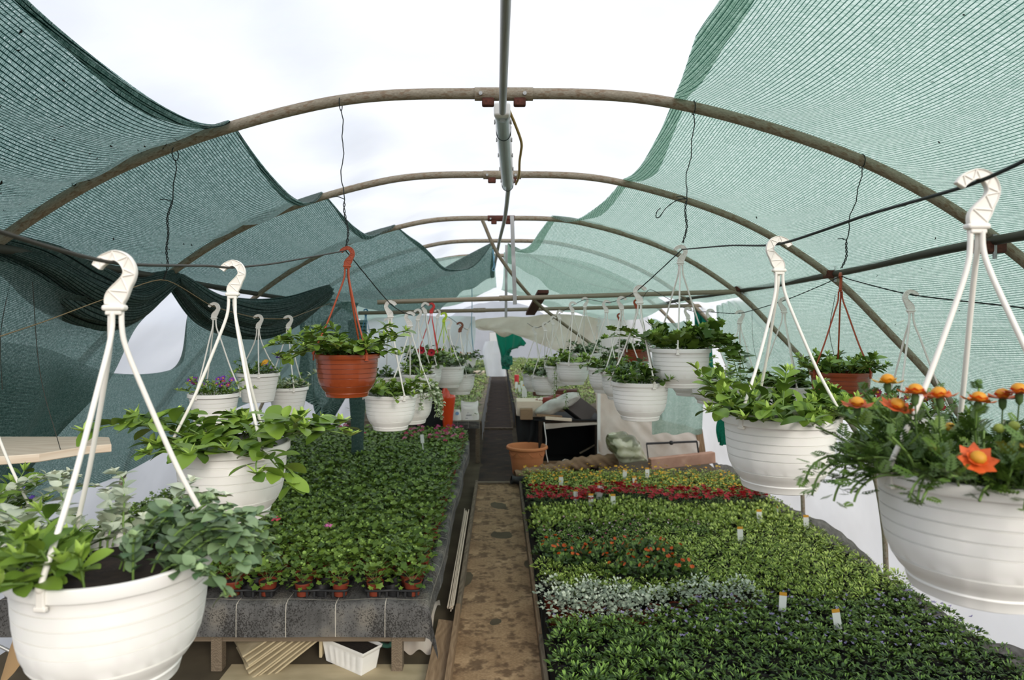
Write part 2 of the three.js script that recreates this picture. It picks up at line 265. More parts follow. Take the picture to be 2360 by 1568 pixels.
// ---------- shade nets ----------
const bayOf = (d) => { const h = [-3.8, -2.13, -0.5, 1.14, ...HOOPS, 10.95, 12.6, 14.2, 15.8]; let i = 0; while (i < h.length - 2 && d > h[i + 1]) i++; return [(d - h[i]) / (h[i + 1] - h[i]), i]; };
const along = (tab, d) => { let i = 0; while (i < tab.length - 2 && d > tab[i + 1][0]) i++; const f = clamp((d - tab[i][0]) / (tab[i + 1][0] - tab[i][0]), 0, 1); return lerp(tab[i][1], tab[i + 1][1], f); };
const netSpot = {};                                      // where each big net hangs, for what has caught on it
function netSheet(d0, d1, side, top, bottom, sag, mat, name, label, folds = 1, hemMat = mat) {
  const nv = Math.round((d1 - d0) / 0.04), t0 = thing(name, label, 'net');
  const at = (s0, s1, a, b, lift) => {
    const d = lerp(d0, d1, b), s = lerp(s0(d), s1(d), a) * side, [t, k] = bayOf(d), w = 4 * t * (1 - t), q = clamp((Math.abs(s) - sOfX(along(top, d))) / 2.2, 0, 1);
    const tight = Math.pow(Math.abs(2 * t - 1), 6);
    let dn = sag(q, d) * w * lerp(1, 0.45, smooth(q, 0.6, 1)) * (1 - 0.9 * Math.exp(-Math.pow((Math.abs(s) - 2.28) / 0.32, 2)));
    dn += folds * (1 - tight) * (0.020 * Math.sin(s * 7 + 3 * k + d * 1.5) * w + 0.012 * Math.sin(s * 19 + 5 * k + 2.5 * Math.sin(d * 2.1)) * (0.35 + w) + 0.05 * (fbm(N2, s * 0.09 + k * 0.13 + 0.5, d * 0.12 + 0.2, 8, 3) - 0.5));
    dn += 0.42 * smooth(d, 6.1, 8.0) * Math.sin(Math.PI * clamp(Math.abs(s) / 2.3, 0, 1));      // past the third hoop the net is only tied at ridge and purlin
    const [x, y] = onProfile(s, 0.034 - Math.max(dn, -0.01) - lift);
    return [x, y, -d, d, s];
  };
  const e0 = (d) => sOfX(along(top, d));
  (netSpot[side] ??= (a, d) => { const b = (d - d0) / (d1 - d0); return at(e0, (x) => along(bottom, x), a, b, 0.014); });
  part('cloth', gridGeo(150, nv, (a, b) => at(e0, (d) => along(bottom, d), a, b, 0)), mat, t0);
  part('hem', gridGeo(10, nv, (a, b) => at((d) => e0(d) - 0.004, (d) => e0(d) + (side < 0 ? 0.028 : 0.07) + 0.02 * Math.sin(d * 4), a, b, 0.008 + 0.004 * Math.sin(a * 12 + b * 90))), hemMat, t0);
  return t0;
}
const edgeL = [[-3.5, 1.05], [1.14, 1.06], [2.77, 1.10], [4.27, 1.115], [5.2, 1.05], [6.03, 0.93], [6.8, 0.62], [7.67, 0.06], [9.3, 0.06]];
const edgeR = [[-3.5, 0.55], [1.14, 0.58], [2.0, 0.6], [2.77, 0.72], [3.5, 0.76], [4.27, 0.79], [5.2, 0.66], [6.03, 0.47], [7.0, 0.25], [7.67, 0.10], [8.4, 0.10]];
netSheet(0.62, 8.6, -1, edgeL, [[-3.5, sOfX(2.12)], [9, sOfX(2.2)]], (a, d) => 0.19 + 0.1 * smooth(d, 6, 7) + 0.03 * Math.sin(d), M.netDark, 'shade_net', 'dark green shade net sagging between hoops along the left roof');
netSheet(0.62, 8.3, 1, edgeR, [[-3.5, sOfY(1.15)], [5, sOfY(1.15)], [6.03, sOfY(1.3)], [6.2, sOfX(2.2)], [9, sOfX(2.2)]], (a, d) => 0.12 + 0.05 * smooth(d, 6, 7), M.net, 'shade_net', 'light green shade net spread over the right roof and wall', 0.7);
// farther nets that hang like a tent from the ridge
const tent = (side, d0, d1, rows, mat, label) => solo('shade_net', sheet(rows.map((r) => r.map(([x, y, d]) => [x * side, y, -d])), 40, 40, (a, b) => 0.03 * Math.sin(a * 17 + b * 5) * b), mat, label, 'net');
tent(-1, 8, 14, [[[0.05, 3.24, 8.5], [0.9, 3.16, 8.5], [1.5, 2.96, 8.6], [2.1, 2.6, 8.7]], [[0.05, 3.05, 9.6], [0.9, 2.8, 9.7], [1.5, 2.65, 9.8], [2.1, 2.45, 9.9]], [[0.04, 2.95, 11], [0.8, 2.65, 11], [1.4, 2.5, 11], [2.1, 2.4, 11]], [[0.04, 3.1, 14], [0.8, 2.9, 14], [1.4, 2.7, 14], [2.1, 2.5, 14]]], M.net, 'pale net slung tent-like behind the rear cross bar, left of the ridge');
tent(1, 8, 14, [[[0.06, 3.24, 8.35], [0.9, 3.16, 8.35], [1.5, 2.96, 8.4], [2.15, 2.6, 8.5]], [[0.06, 3.05, 9.6], [0.9, 2.8, 9.7], [1.5, 2.65, 9.8], [2.15, 2.45, 9.9]], [[0.05, 2.95, 11.2], [0.8, 2.65, 11.2], [1.4, 2.5, 11.2], [2.1, 2.4, 11.2]], [[0.05, 3.1, 14], [0.8, 2.9, 14], [1.4, 2.7, 14], [2.1, 2.5, 14]]], M.net, 'pale net slung tent-like behind the rear cross bar, right of the ridge');
// right: loose net panel behind the third hoop, hanging green cloth, low film skirt
solo('loose_net', sheet([[[2.323, 2.540, -7.200], [2.299, 2.593, -6.600], [2.330, 2.598, -6.100]], [[2.378, 2.147, -7.300], [2.464, 2.251, -6.700], [2.579, 2.330, -6.150]], [[2.530, 1.715, -7.400], [2.637, 1.862, -6.700], [2.888, 1.970, -6.200]], [[2.626, 1.142, -7.400], [2.852, 1.328, -6.800], [3.266, 1.491, -6.250]]], 60, 40, (a, b) => 0.02 * Math.sin(a * 42 + b * 3) * (1 - 0.7 * b)), M.net, 'loose gathered panel of pale net hanging past third hoop', 'net');
solo('net_strip', sheet([[[2.323, 2.510, -8.000], [2.415, 2.531, -8.000], [2.497, 2.579, -7.900]], [[2.362, 2.178, -8.100], [2.405, 2.200, -8.000], [2.467, 2.202, -7.900]], [[2.383, 1.812, -8.100], [2.456, 1.780, -8.100], [2.529, 1.818, -8.000]]], 24, 30, (a) => 0.05 * Math.sin(a * 20)), M.netTeal, 'bunched teal strip of net tied to the purlin end', 'net');
solo('net_cloth', sheet([[[2.077, 2.421, -9.200], [2.352, 2.362, -9.000], [2.623, 2.469, -8.800]], [[2.088, 1.672, -9.300], [2.381, 1.694, -9.000], [2.697, 1.765, -8.800]], [[2.153, 0.816, -9.400], [2.434, 0.848, -9.200], [2.717, 0.881, -9.000]]], 40, 40, (a, b) => 0.05 * Math.sin(a * 15 + b * 4)), M.net, 'smooth sea-green net cloth hanging behind the white pots', 'net');
solo('net_scrap', sheet([[[2.114, 1.553, -6.400], [2.155, 1.532, -6.400], [2.205, 1.553, -6.400]], [[2.065, 1.367, -6.400], [2.139, 1.354, -6.350], [2.221, 1.367, -6.400]], [[2.085, 1.223, -6.400], [2.122, 1.199, -6.350], [2.205, 1.223, -6.400]]], 16, 16, (a) => 0.03 * Math.sin(a * 14)), M.netTeal, 'small torn scrap of net dangling beside the big white pot', 'net');
// left: the bunched lower edge and the wall curtains
const roll = (pts, r, label) => { const c = new THREE.CatmullRomCurve3(pts.map((p) => V(...p))); const fr = c.computeFrenetFrames(60, false);
  const t = thing('gathered_net', label, 'net');
  for (const lay of [1, 0.78, 0.58, 0.4]) part('layer', gridGeo(28, 60, (a, b) => { const p = c.getPointAt(b), i = Math.round(b * 60), th = a * 2 * Math.PI, w = lay * r(b) * (1 + 0.22 * Math.sin(th * 7 + b * 4 + lay * 9) + 0.12 * Math.sin(th * 11)); const q = p.addScaledVector(fr.normals[i], Math.cos(th) * w).addScaledVector(fr.binormals[i], Math.sin(th) * w); return [q.x, q.y, q.z, b * 1.9, a * 0.8]; }), M.netDark, t);
  return t; };
roll([[-2.111, 2.682, -2.750], [-2.110, 2.635, -3.000], [-2.150, 2.523, -3.400], [-2.164, 2.493, -3.900], [-2.072, 2.639, -4.270]], (b) => 0.05 + 0.10 * Math.sin(b * Math.PI), 'dark bunched roll of net sagging under the left purlin, nearest bay');
roll([[-2.066, 2.631, -4.270], [-2.032, 2.456, -4.700], [-1.912, 2.380, -5.200], [-1.770, 2.440, -5.600], [-1.517, 2.650, -6.030]], (b) => 0.05 + 0.085 * Math.sin(b * Math.PI), 'dark bunched roll of net sagging under the left purlin, second bay');
const fold = (f, k = 0.035) => (a, b) => k * Math.sin(a * f + b * 5 + Math.sin(b * 7) * 1.3);
solo('net_curtain', sheet([[[-1.991, 2.552, -2.128], [-1.938, 2.604, -2.503], [-2.034, 2.510, -3.217], [-2.048, 2.496, -3.978]], [[-2.218, 2.330, -2.339], [-2.185, 2.363, -2.799], [-2.228, 2.321, -3.453], [-2.211, 2.337, -4.090]], [[-2.440, 2.098, -2.555], [-2.475, 2.060, -3.145], [-2.506, 2.026, -3.771], [-2.503, 2.029, -4.321]], [[-2.679, 1.805, -2.786], [-2.839, 1.581, -3.578], [-2.813, 1.620, -4.000], [-2.700, 1.777, -4.270]], [[-2.917, 1.469, -3.015], [-3.100, 1.102, -3.844], [-3.057, 1.209, -4.085], [-2.797, 1.643, -4.168]]], 80, 80, fold(16, 0.03)), M.netDark, 'dark net curtain over the left wall, pulled back from a white gap', 'net');
solo('net_curtain', sheet([[[-2.403, 2.267, -3.004], [-2.478, 2.186, -3.728], [-2.623, 2.029, -4.559], [-2.604, 2.050, -5.470], [-2.205, 2.461, -4.896], [-2.233, 2.433, -5.865], [-2.094, 2.569, -7.212]], [[-2.878, 1.698, -3.569], [-2.942, 1.606, -4.385], [-2.820, 1.777, -4.857], [-2.822, 1.774, -5.832], [-2.587, 2.068, -5.986], [-2.545, 2.113, -6.922], [-2.558, 2.100, -9.011]], [[-3.053, 1.446, -3.756], [-3.111, 1.363, -4.592], [-3.035, 1.473, -5.169], [-2.987, 1.542, -6.173], [-2.900, 1.667, -6.914], [-2.905, 1.660, -8.040], [-3.027, 1.484, -10.911]], [[-3.209, 1.129, -3.917], [-3.246, 1.039, -4.746], [-3.238, 1.058, -5.516], [-3.192, 1.171, -6.344], [-3.146, 1.286, -7.740], [-3.142, 1.295, -9.190], [-3.213, 0.972, -12.000]]], 90, 60, fold(11, 0.045)), M.netDark, 'folded dark net curtain sagging below the white gap', 'net');
solo('net_curtain', sheet([[[-1.899, 2.585, -6.400], [-1.711, 2.600, -6.800], [-1.486, 2.568, -7.200]], [[-1.858, 2.172, -6.400], [-1.689, 2.161, -6.800], [-1.524, 2.104, -7.200]], [[-1.858, 1.718, -6.400], [-1.711, 1.591, -6.800], [-1.649, 1.593, -7.200]], [[-1.672, 1.450, -6.400], [-1.746, 1.459, -6.800], [-1.812, 1.500, -7.200]]], 40, 50, fold(20, 0.05)), M.netDark, 'dark net curtain hanging behind the terracotta basket', 'net');
// far end: grey and beige sheets round the passage
solo('plastic_sheet', sheet([[[-2.168, 2.431, -10.500], [-1.287, 2.479, -10.500], [-0.373, 2.465, -10.500]], [[-2.269, 2.059, -10.500], [-1.299, 2.056, -10.600], [-0.366, 2.194, -10.500]], [[-2.371, 1.314, -10.500], [-1.436, 1.440, -10.600], [-0.474, 1.652, -10.500]]], 50, 30, (a, b) => 0.06 * Math.sin(a * 16 + b * 6)), M.film, 'greyish plastic sheet hung left of the far passage', 'plastic sheet');
solo('beige_sheet', sheet([[[-0.505, 2.387, -11.500], [0.223, 2.476, -11.500], [1.039, 2.521, -11.500], [1.855, 2.461, -11.500], [2.523, 2.513, -11.500]], [[-0.482, 2.313, -11.500], [0.000, 2.268, -11.600], [1.039, 2.179, -11.500], [1.855, 2.142, -11.500], [2.537, 2.031, -11.500]], [[-0.371, 2.239, -11.500], [0.112, 2.215, -11.600], [0.816, 1.957, -11.500], [1.706, 1.586, -11.500], [2.552, 1.289, -11.500]]], 60, 36, (a, b) => 0.07 * Math.sin(a * 14 + b * 5) + 0.03 * Math.sin(a * 31)), M.beige, 'dusty beige sheet swagged above the far passage', 'plastic sheet');
solo('white_sheet', sheet([[[1.603, 2.484, -10.900], [1.899, 2.526, -10.900], [2.518, 2.498, -10.900]], [[1.603, 2.118, -10.900], [2.049, 2.117, -10.950], [2.532, 2.118, -10.900]], [[1.617, 1.555, -10.900], [2.039, 1.555, -10.900], [2.546, 1.555, -10.900]]], 30, 20, (a, b) => 0.03 * Math.sin(a * 12)), M.film, 'white plastic sheet hanging behind the terracotta pots', 'plastic sheet');
solo('green_cloth', sheet([[[-0.062, 2.218, -12.000], [0.117, 2.233, -12.100], [0.348, 2.156, -12.000], [0.480, 2.017, -12.000]], [[0.000, 2.017, -12.000], [0.117, 1.975, -12.100], [0.310, 1.940, -12.000], [0.449, 1.978, -12.000]], [[0.062, 1.824, -12.000], [0.117, 1.780, -12.100], [0.170, 1.824, -12.000], [0.201, 1.901, -12.000]], [[0.093, 1.553, -12.000], [0.125, 1.530, -12.100], [0.155, 1.537, -12.000], [0.186, 1.553, -12.000]]], 30, 30, (a) => 0.05 * Math.sin(a * 17)), phys({ color: 0x0f8f74, transmission: 0.4, roughness: 1, thickness: 0 }), 'bright green cloth knotted in the far passage', 'cloth');
{ const g = new THREE.IcosahedronGeometry(0.11, 3), p = g.attributes.position; for (let i = 0; i < p.count; i++) { const v = V(p.getX(i), p.getY(i), p.getZ(i)), k = 1 + 0.25 * Math.sin(v.x * 60) * Math.sin(v.y * 50 + v.z * 40); p.setXYZ(i, v.x * k, v.y * k * 0.9, v.z * k); } g.computeVertexNormals(); const q = [0.139, 1.692, -12.000]; g.translate(...q); solo('cloth_knot', g, phys({ color: 0x1d7a66, transmission: 0.3, roughness: 1, thickness: 0 }), 'balled green net bundle at the end of the bright cloth', 'cloth'); }
solo('film_curtain', sheet([[[-0.289, 1.980, -14.000], [-0.090, 1.998, -14.000], [0.000, 1.962, -14.000]], [[-0.343, 1.736, -14.000], [-0.135, 1.763, -14.000], [0.090, 1.736, -14.000]], [[-0.253, 1.257, -14.000], [-0.090, 1.257, -14.000], [0.135, 1.257, -14.000]]], 20, 20, (a) => 0.05 * Math.sin(a * 9)), M.film, 'white film curtain closing the end of the path', 'plastic sheet');
// right low wall: mildewed skirt line and uprights
// ---------- leaves and flowers ----------
function leafGeo(len, wid, { fold = 0.25, droop = 0.25, round = 0.8, rows = 5, twist = 0, blunt = 0.85 } = {}) {   // grows along +Y, face towards +Z
  const p = [], ix = [], uv = [];
  for (let j = 0; j <= rows; j++) {
    const t = j / rows, w = wid / 2 * Math.pow(Math.sin(Math.PI * Math.pow(Math.max(t, 0.02), round) * 0.985), blunt) + (j === 0 ? wid * 0.03 : 0), y = len * (t - droop * 0.25 * t * t), z = -len * droop * t * t;
    for (const k of [-1, 0, 1]) { p.push(k * w * Math.cos(fold), y, z + Math.abs(k) * w * Math.sin(fold) + twist * k * t * w); uv.push(0.5 + k * 0.5, t); }
  }
  for (let j = 0; j < rows; j++) for (let k = 0; k < 2; k++) { const a = j * 3 + k; ix.push(a, a + 1, a + 4, a, a + 4, a + 3); }
  const g = new THREE.BufferGeometry(); g.setAttribute('position', new THREE.Float32BufferAttribute(p, 3)); g.setAttribute('uv', new THREE.Float32BufferAttribute(uv, 2)); g.setIndex(ix); g.computeVertexNormals(); return g;
}
function lobedGeo(R, lobes = 5, depth = 0.38, cup = 0.2, wav = 0.06) {      // ivy-geranium leaf, stalk end at the origin
  const p = [0, R * 0.75, -cup * R * 0.3], uv = [0.5, 0.5], ix = [], n = lobes * 2, open = 0.42;
  for (let i = 0; i <= n; i++) {
    const a = -Math.PI / 2 + open + (2 * Math.PI - 2 * open) * (i / n), tip = i % 2 === 1, r = R * (tip ? 1 : 1 - depth) * (i === 0 || i === n ? 0.95 : 1);
    p.push(Math.cos(a) * r, R * 0.75 + Math.sin(a) * r, cup * R * (tip ? 0.35 : 0.05) + wav * R * Math.sin(i * 2.4)); uv.push(0.5 + 0.5 * Math.cos(a), 0.5 + 0.5 * Math.sin(a));
    if (i) ix.push(0, i, i + 1);
  }
  ix.push(0, n + 1, n + 2, 0, n + 2, 1); p.push(0, R * 0.28, 0); uv.push(0.5, 0.2);
  const g = new THREE.BufferGeometry(); g.setAttribute('position', new THREE.Float32BufferAttribute(p, 3)); g.setAttribute('uv', new THREE.Float32BufferAttribute(uv, 2)); g.setIndex(ix); g.computeVertexNormals(); return g;
}
function frondGeo(len) {                                // finely cut leaf: a midrib with narrow leaflets
  const list = []; for (let i = 0; i < 5; i++) for (const s of [-1, 1]) { const t = 0.25 + i * 0.15, l = leafGeo(len * 0.46 * (1.1 - t * 0.6), len * 0.15, { rows: 2, fold: 0.2, droop: 0.1 }); l.rotateZ(-s * 0.9).translate(0, len * t, 0); list.push(l); }
  const tip = leafGeo(len * 0.3, len * 0.13, { rows: 2 }); tip.translate(0, len * 0.8, 0); list.push(tip); list.push(leafGeo(len, len * 0.04, { rows: 2, fold: 0 }));
  return merge(list);
}
function flowerGeo(R, petals = 5, cup = 0.3, wide = 1.15) {           // faces +Y
  const list = []; for (let i = 0; i < petals; i++) { const l = leafGeo(R, R * wide * 2 * Math.PI / petals / 1.4, { rows: 3, round: 1.5, fold: 0.15, droop: 0.3 }); l.rotateX(Math.PI / 2 - cup).rotateY(i * 2 * Math.PI / petals); list.push(l); }
  return merge(list);
}
const LG = {
  petunia: [leafGeo(0.048, 0.027, { round: 1.35, blunt: 0.62, rows: 7 }), leafGeo(0.040, 0.024, { fold: 0.4, droop: 0.1, round: 1.3, blunt: 0.62, rows: 7 }), leafGeo(0.053, 0.031, { fold: 0.12, droop: 0.5, round: 1.25, blunt: 0.6, rows: 7 })],
  tip: [leafGeo(0.022, 0.010, { fold: 0.5, droop: -0.1 })],
  lance: [leafGeo(0.045, 0.017, { fold: 0.3, round: 0.9 }), leafGeo(0.038, 0.014, { fold: 0.45, droop: 0.4 })],
  round: [leafGeo(0.030, 0.025, { round: 0.8, fold: 0.25 }), leafGeo(0.024, 0.022, { round: 0.75, fold: 0.4, droop: 0.1 }), leafGeo(0.034, 0.027, { round: 0.8, fold: 0.1, droop: 0.5 })],
  lobed: [lobedGeo(0.030), lobedGeo(0.024, 5, 0.42, 0.35), lobedGeo(0.034, 5, 0.33, 0.1)],
  frond: [frondGeo(0.055), frondGeo(0.045)],
  small: [leafGeo(0.016, 0.008, { rows: 3 }), leafGeo(0.020, 0.009, { rows: 3, fold: 0.4 })],
};
// A plant is a list of leaves { g, m: matrix, c: shade 0..1, tip } on stems that start in the pot and run outwards.
function growPlant({ n = 16, len = [0.10, 0.22], kind = 'petunia', r0 = 0.07, rise = [0.2, 1.1], drop = 1.2, size = [0.8, 1.15], step = 0.017, base = 0.15, sector = [0, 6.283], tips = true, hang = 0 }) {
  const leaves = [], stems = [], geos = LG[kind];
  for (let i = 0; i < n; i++) {
    const az = lerp(sector[0], sector[1], (i + rnd() * 0.9) / n), L = rr(...len), el = rr(...rise), pts = [];
    const rs = r0 * Math.sqrt(rnd()); let p = V(Math.cos(az) * rs, base, Math.sin(az) * rs), e = el, a = az + rr(-0.3, 0.3); const k = Math.max(3, Math.round(L / step));
    for (let j = 0; j <= k; j++) {
      pts.push(p.clone());
      const d = V(Math.cos(a) * Math.cos(e), Math.sin(e), Math.sin(a) * Math.cos(e));
      if (j > 0) for (let q = 0; q < (kind === 'round' ? 2 : 1) + (j === k ? 0 : rnd() < 0.45 ? 1 : 0); q++) {
        const side = a + (q + j) * 2.4 + rr(-0.5, 0.5), sc = rr(...size) * (j === k ? 0.75 : 1);
        leaves.push(orient(p, V(Math.cos(side), rr(0.05, 0.9), Math.sin(side)).addScaledVector(d, 0.6), rr(-0.5, 0.5), sc, geos[(rnd() * geos.length) | 0], rnd()));
      }
      if (j === k && tips) for (let q = 0; q < 5; q++) { const o = orient(p, V(Math.cos(q * 1.26), 0.9, Math.sin(q * 1.26)).addScaledVector(d, 0.8), 0, rr(0.8, 1.3) * (size[0] + size[1]) / 2, kind === 'petunia' || kind === 'lance' ? LG.tip[0] : geos[1 % geos.length], rnd()); o.tip = 1; if (kind !== 'petunia' && kind !== 'lance') o.m.scale(V(0.6, 0.6, 0.6)); leaves.push(o); }
      p = p.clone().addScaledVector(d, step);
      const out = Math.hypot(p.x, p.z);
      e -= drop * step / 0.2 * (out > 0.12 ? 1 + hang : 0.6); e = Math.max(e, -1.35); a += rr(-0.2, 0.2);
      if (p.y < base + 0.012 && out < 0.142) { p.y = base + 0.012; e = Math.max(e, 0.05); }
    }
    stems.push(pts);
  }
  return { leaves, stems };
}
function orient(p, dir, roll, s, g, c) {
  const y = dir.clone().normalize(), up = Math.abs(y.y) > 0.97 ? V(1, 0, 0) : V(0, 1, 0), x = new THREE.Vector3().crossVectors(y, up).normalize(), z = new THREE.Vector3().crossVectors(x, y);
  return { g, c, m: new THREE.Matrix4().makeBasis(x, y, z).multiply(new THREE.Matrix4().makeRotationY(roll)).scale(V(s, s, s)).setPosition(p) };
}
const PAL = {
  green: [[0.058, 0.125, 0.014], [0.235, 0.365, 0.052], [0.36, 0.51, 0.10]],
  deep: [[0.028, 0.072, 0.009], [0.125, 0.215, 0.031], [0.20, 0.34, 0.06]],
  bright: [[0.120, 0.205, 0.022], [0.44, 0.57, 0.090], [0.56, 0.68, 0.15]],
  ger: [[0.040, 0.092, 0.011], [0.185, 0.285, 0.040], [0.27, 0.42, 0.08]],
  grey: [[0.055, 0.110, 0.045], [0.165, 0.245, 0.115], [0.26, 0.36, 0.17]],
  silver: [[0.28, 0.34, 0.25], [0.58, 0.63, 0.48], [0.66, 0.70, 0.56]],
  varieg: [[0.20, 0.30, 0.13], [0.58, 0.62, 0.45], [0.65, 0.7, 0.5]],
};
function mergeLeaves(leaves, pal) {                      // all leaves of one plant as one geometry with a tint per leaf
  const P = [], Nn = [], C = [], U = [], nm = new THREE.Matrix3(), v = V(0, 0, 0);
  for (const l of leaves) {
    const g = l.g.index ? (l.g.userData.flat ??= l.g.toNonIndexed()) : l.g, p = g.attributes.position, n = g.attributes.normal, col = l.tip ? pal[2] : mixc(pal[0], pal[1], l.c);
    nm.getNormalMatrix(l.m);
    for (let i = 0; i < p.count; i++) { v.fromBufferAttribute(p, i).applyMatrix4(l.m); P.push(v.x, v.y, v.z); v.fromBufferAttribute(n, i).applyMatrix3(nm).normalize(); Nn.push(v.x, v.y, v.z); C.push(...col); U.push(0, 0); }
  }
  const g = new THREE.BufferGeometry(); g.setAttribute('position', new THREE.Float32BufferAttribute(P, 3)); g.setAttribute('normal', new THREE.Float32BufferAttribute(Nn, 3)); g.setAttribute('color', new THREE.Float32BufferAttribute(C, 3)); return g;
}
const shadeMats = {};                                    // a handful of leaf materials per palette for leaves that are meshes of their own
const leafMat = (pal, l) => { const q = l.tip ? 9 : Math.min(3, (l.c * 4) | 0), key = pal + q; return (shadeMats[key] ??= leafM(0xffffff, { color: new THREE.Color().setRGB(...(l.tip ? PAL[pal][2] : mixc(PAL[pal][0], PAL[pal][1], (q + 0.5) / 4))) })); };
function putLeaves(parent, plant, pal, single, name = 'plant') {
  const { leaves, stems } = plant, sg = stems.length ? merge(stems.map((s) => tube(s, 0.0016, 5, Math.max(6, s.length)))) : null;
  if (!single) { const f = part('foliage', mergeLeaves(leaves, PAL[pal]), M.foliage, parent); f.userData.kind = 'stuff'; if (sg) part('stems', sg, M.stem, f); return f; }
  const holder = sg ? part(name, sg, M.stem, parent) : (() => { const g = new THREE.Group(); g.name = name; parent.add(g); return g; })();
  let k = 0;
  for (const l of leaves) { if (k++ >= 300) break; const m = part('leaf', l.g, leafMat(pal, l), holder); m.matrix.copy(l.m); m.matrix.decompose(m.position, m.quaternion, m.scale); }
  if (leaves.length > 300) { const f = part('leaf_mass', mergeLeaves(leaves.slice(300), PAL[pal]), M.foliage, holder); f.userData.kind = 'stuff'; }
  return holder;
}
// ---------- hanging baskets ----------
const RIM = 0.165;                                       // rim height above the foot
const potGeo = (() => {
  const R = 0.125, q = [[0, 0], [0.075, 0], [0.0795, 0.002], [0.0835, 0.016], [0.0825, 0.0185]];
  const body = [[0.0835, 0.020], [0.093, 0.030], [0.1015, 0.043], [0.1075, 0.058], [0.1110, 0.074], [0.1135, 0.092], [0.1152, 0.110], [0.1165, 0.128], [0.1175, 0.146]];
  const out = []; body.forEach(([r, y], i) => { out.push([r, y]); if ([2, 4, 5, 6, 7].includes(i)) out.push([r - 0.0030, y + 0.0004], [r - 0.0030, y + 0.0024], [r + 0.0006, y + 0.0030]); });
  return toCreasedNormals(lathe([...q, ...out, [0.1180, 0.1475], [R - 0.001, 0.148], [R, 0.150], [R, 0.1635], [R - 0.0015, RIM], [R - 0.006, RIM], [R - 0.0075, 0.162], [0.112, 0.13], [0.10, 0.05], [0, 0.045]], 72), 0.55);
})();
const potTaper = (() => {                                // the straighter, smaller pot
  const o = []; for (let i = 0; i < 6; i++) { const y = 0.012 + i * 0.022, r = 0.088 + i * 0.0042; o.push([r - 0.002, y], [r, y + 0.0015], [r + 0.0035, y + 0.0205], [r + 0.001, y + 0.0212]); }
  return toCreasedNormals(lathe([[0, 0], [0.080, 0], [0.086, 0.004], ...o, [0.1135, 0.147], [0.120, 0.148], [0.120, 0.163], [0.118, RIM], [0.112, RIM], [0.104, 0.12], [0.09, 0.03], [0, 0.03]], 56), 0.55);
})();
const soilGeo = lathe([[0, 0.147], [0.06, 0.149], [0.112, 0.143]], 32);
// hook: a tapering question mark with raised borders and zigzag ribs
const hookGeo = (() => {
  const K = 0.0000697, line = [[548, 1200, 165], [565, 1080, 185], [640, 960, 178], [745, 800, 135], [820, 680, 118], [850, 560, 112], [820, 440, 112], [745, 330, 108], [640, 262, 96], [540, 245, 90], [440, 275, 88], [345, 325, 93], [265, 390, 90], [212, 465, 84]].map(([x, y, w]) => [(x - 548) * K, -(y - 155) * K, w * K]);
  const n = 60, c = []; for (let i = 0; i <= n; i++) c.push(crRow(line, i / n));
  const off = c.map((p, i) => { const a = c[Math.max(0, i - 1)], b = c[Math.min(n, i + 1)], dx = b[0] - a[0], dy = b[1] - a[1], l = Math.hypot(dx, dy); return { l: [p[0] - dy / l * p[2], p[1] + dx / l * p[2]], r: [p[0] + dy / l * p[2], p[1] - dx / l * p[2]] }; });
  const outline = [...off.map((o) => o.l), ...off.map((o) => o.r).reverse()];
  const sh = new THREE.Shape(outline.map((p) => new THREE.Vector2(...p)));
  const list = [new THREE.ExtrudeGeometry(sh, { depth: 0.005, bevelEnabled: false }).translate(0, 0, -0.0025)];
  const flange = (pts) => tube(pts.map((p) => [p[0], p[1], 0]), 0.0012, 6, 90).scale(1, 1, 4.2);
  list.push(flange(off.map((o) => o.l)), flange(off.map((o) => o.r)), flange([off[n].l, off[n].r]));
  let s = 0; for (let i = 2; i < n - 4; i += 5) { const a = s ? off[i].l : off[i].r, b = s ? off[i + 5].r : off[i + 5].l; for (const z of [-0.003, 0.003]) list.push(rod([a[0], a[1], z], [b[0], b[1], z], 0.0011, 6)); s = 1 - s; }
  list.push(new RoundedBoxGeometry(0.031, 0.0085, 0.015, 2, 0.004).translate(0, -0.0768, 0), new RoundedBoxGeometry(0.022, 0.006, 0.011, 2, 0.002).translate(0, -0.0835, 0));
  return merge(list);
})();
const clipGeo = merge([new RoundedBoxGeometry(0.011, 0.026, 0.005, 1, 0.002).translate(0, -0.008, 0), new RoundedBoxGeometry(0.016, 0.006, 0.007, 1, 0.002).translate(0, -0.018, 0), new THREE.SphereGeometry(0.006, 10, 8).translate(0, 0.006, 0)]);
const strandCache = {};
function strandGeo(h, az, R) {                           // from the hook's collar down to the rim; baskets of one height share it
  const key = [h.toFixed(3), az.toFixed(2), R].join(); if (strandCache[key]) return strandCache[key];
  const c = Math.cos(az), s = Math.sin(az), top = h - 0.083, q = (r, y) => [c * r, y, s * r];
  const k = az * 7 % 1, x0 = c * 0.009, z0 = s * 0.004;
  return (strandCache[key] = tube([[x0, top, z0], [x0 * 1.05, top - 0.02, z0 * 1.1], [c * 0.013, top - 0.045, s * 0.011], q(0.030, top - 0.095), q(lerp(0.03, R, 0.5), lerp(top - 0.095, RIM, 0.5) - 0.006), q(R * 0.99, RIM + 0.012), q(R + 0.001, RIM - 0.004)], 0.0036, 8, 40));
}
let basketCount = 0;
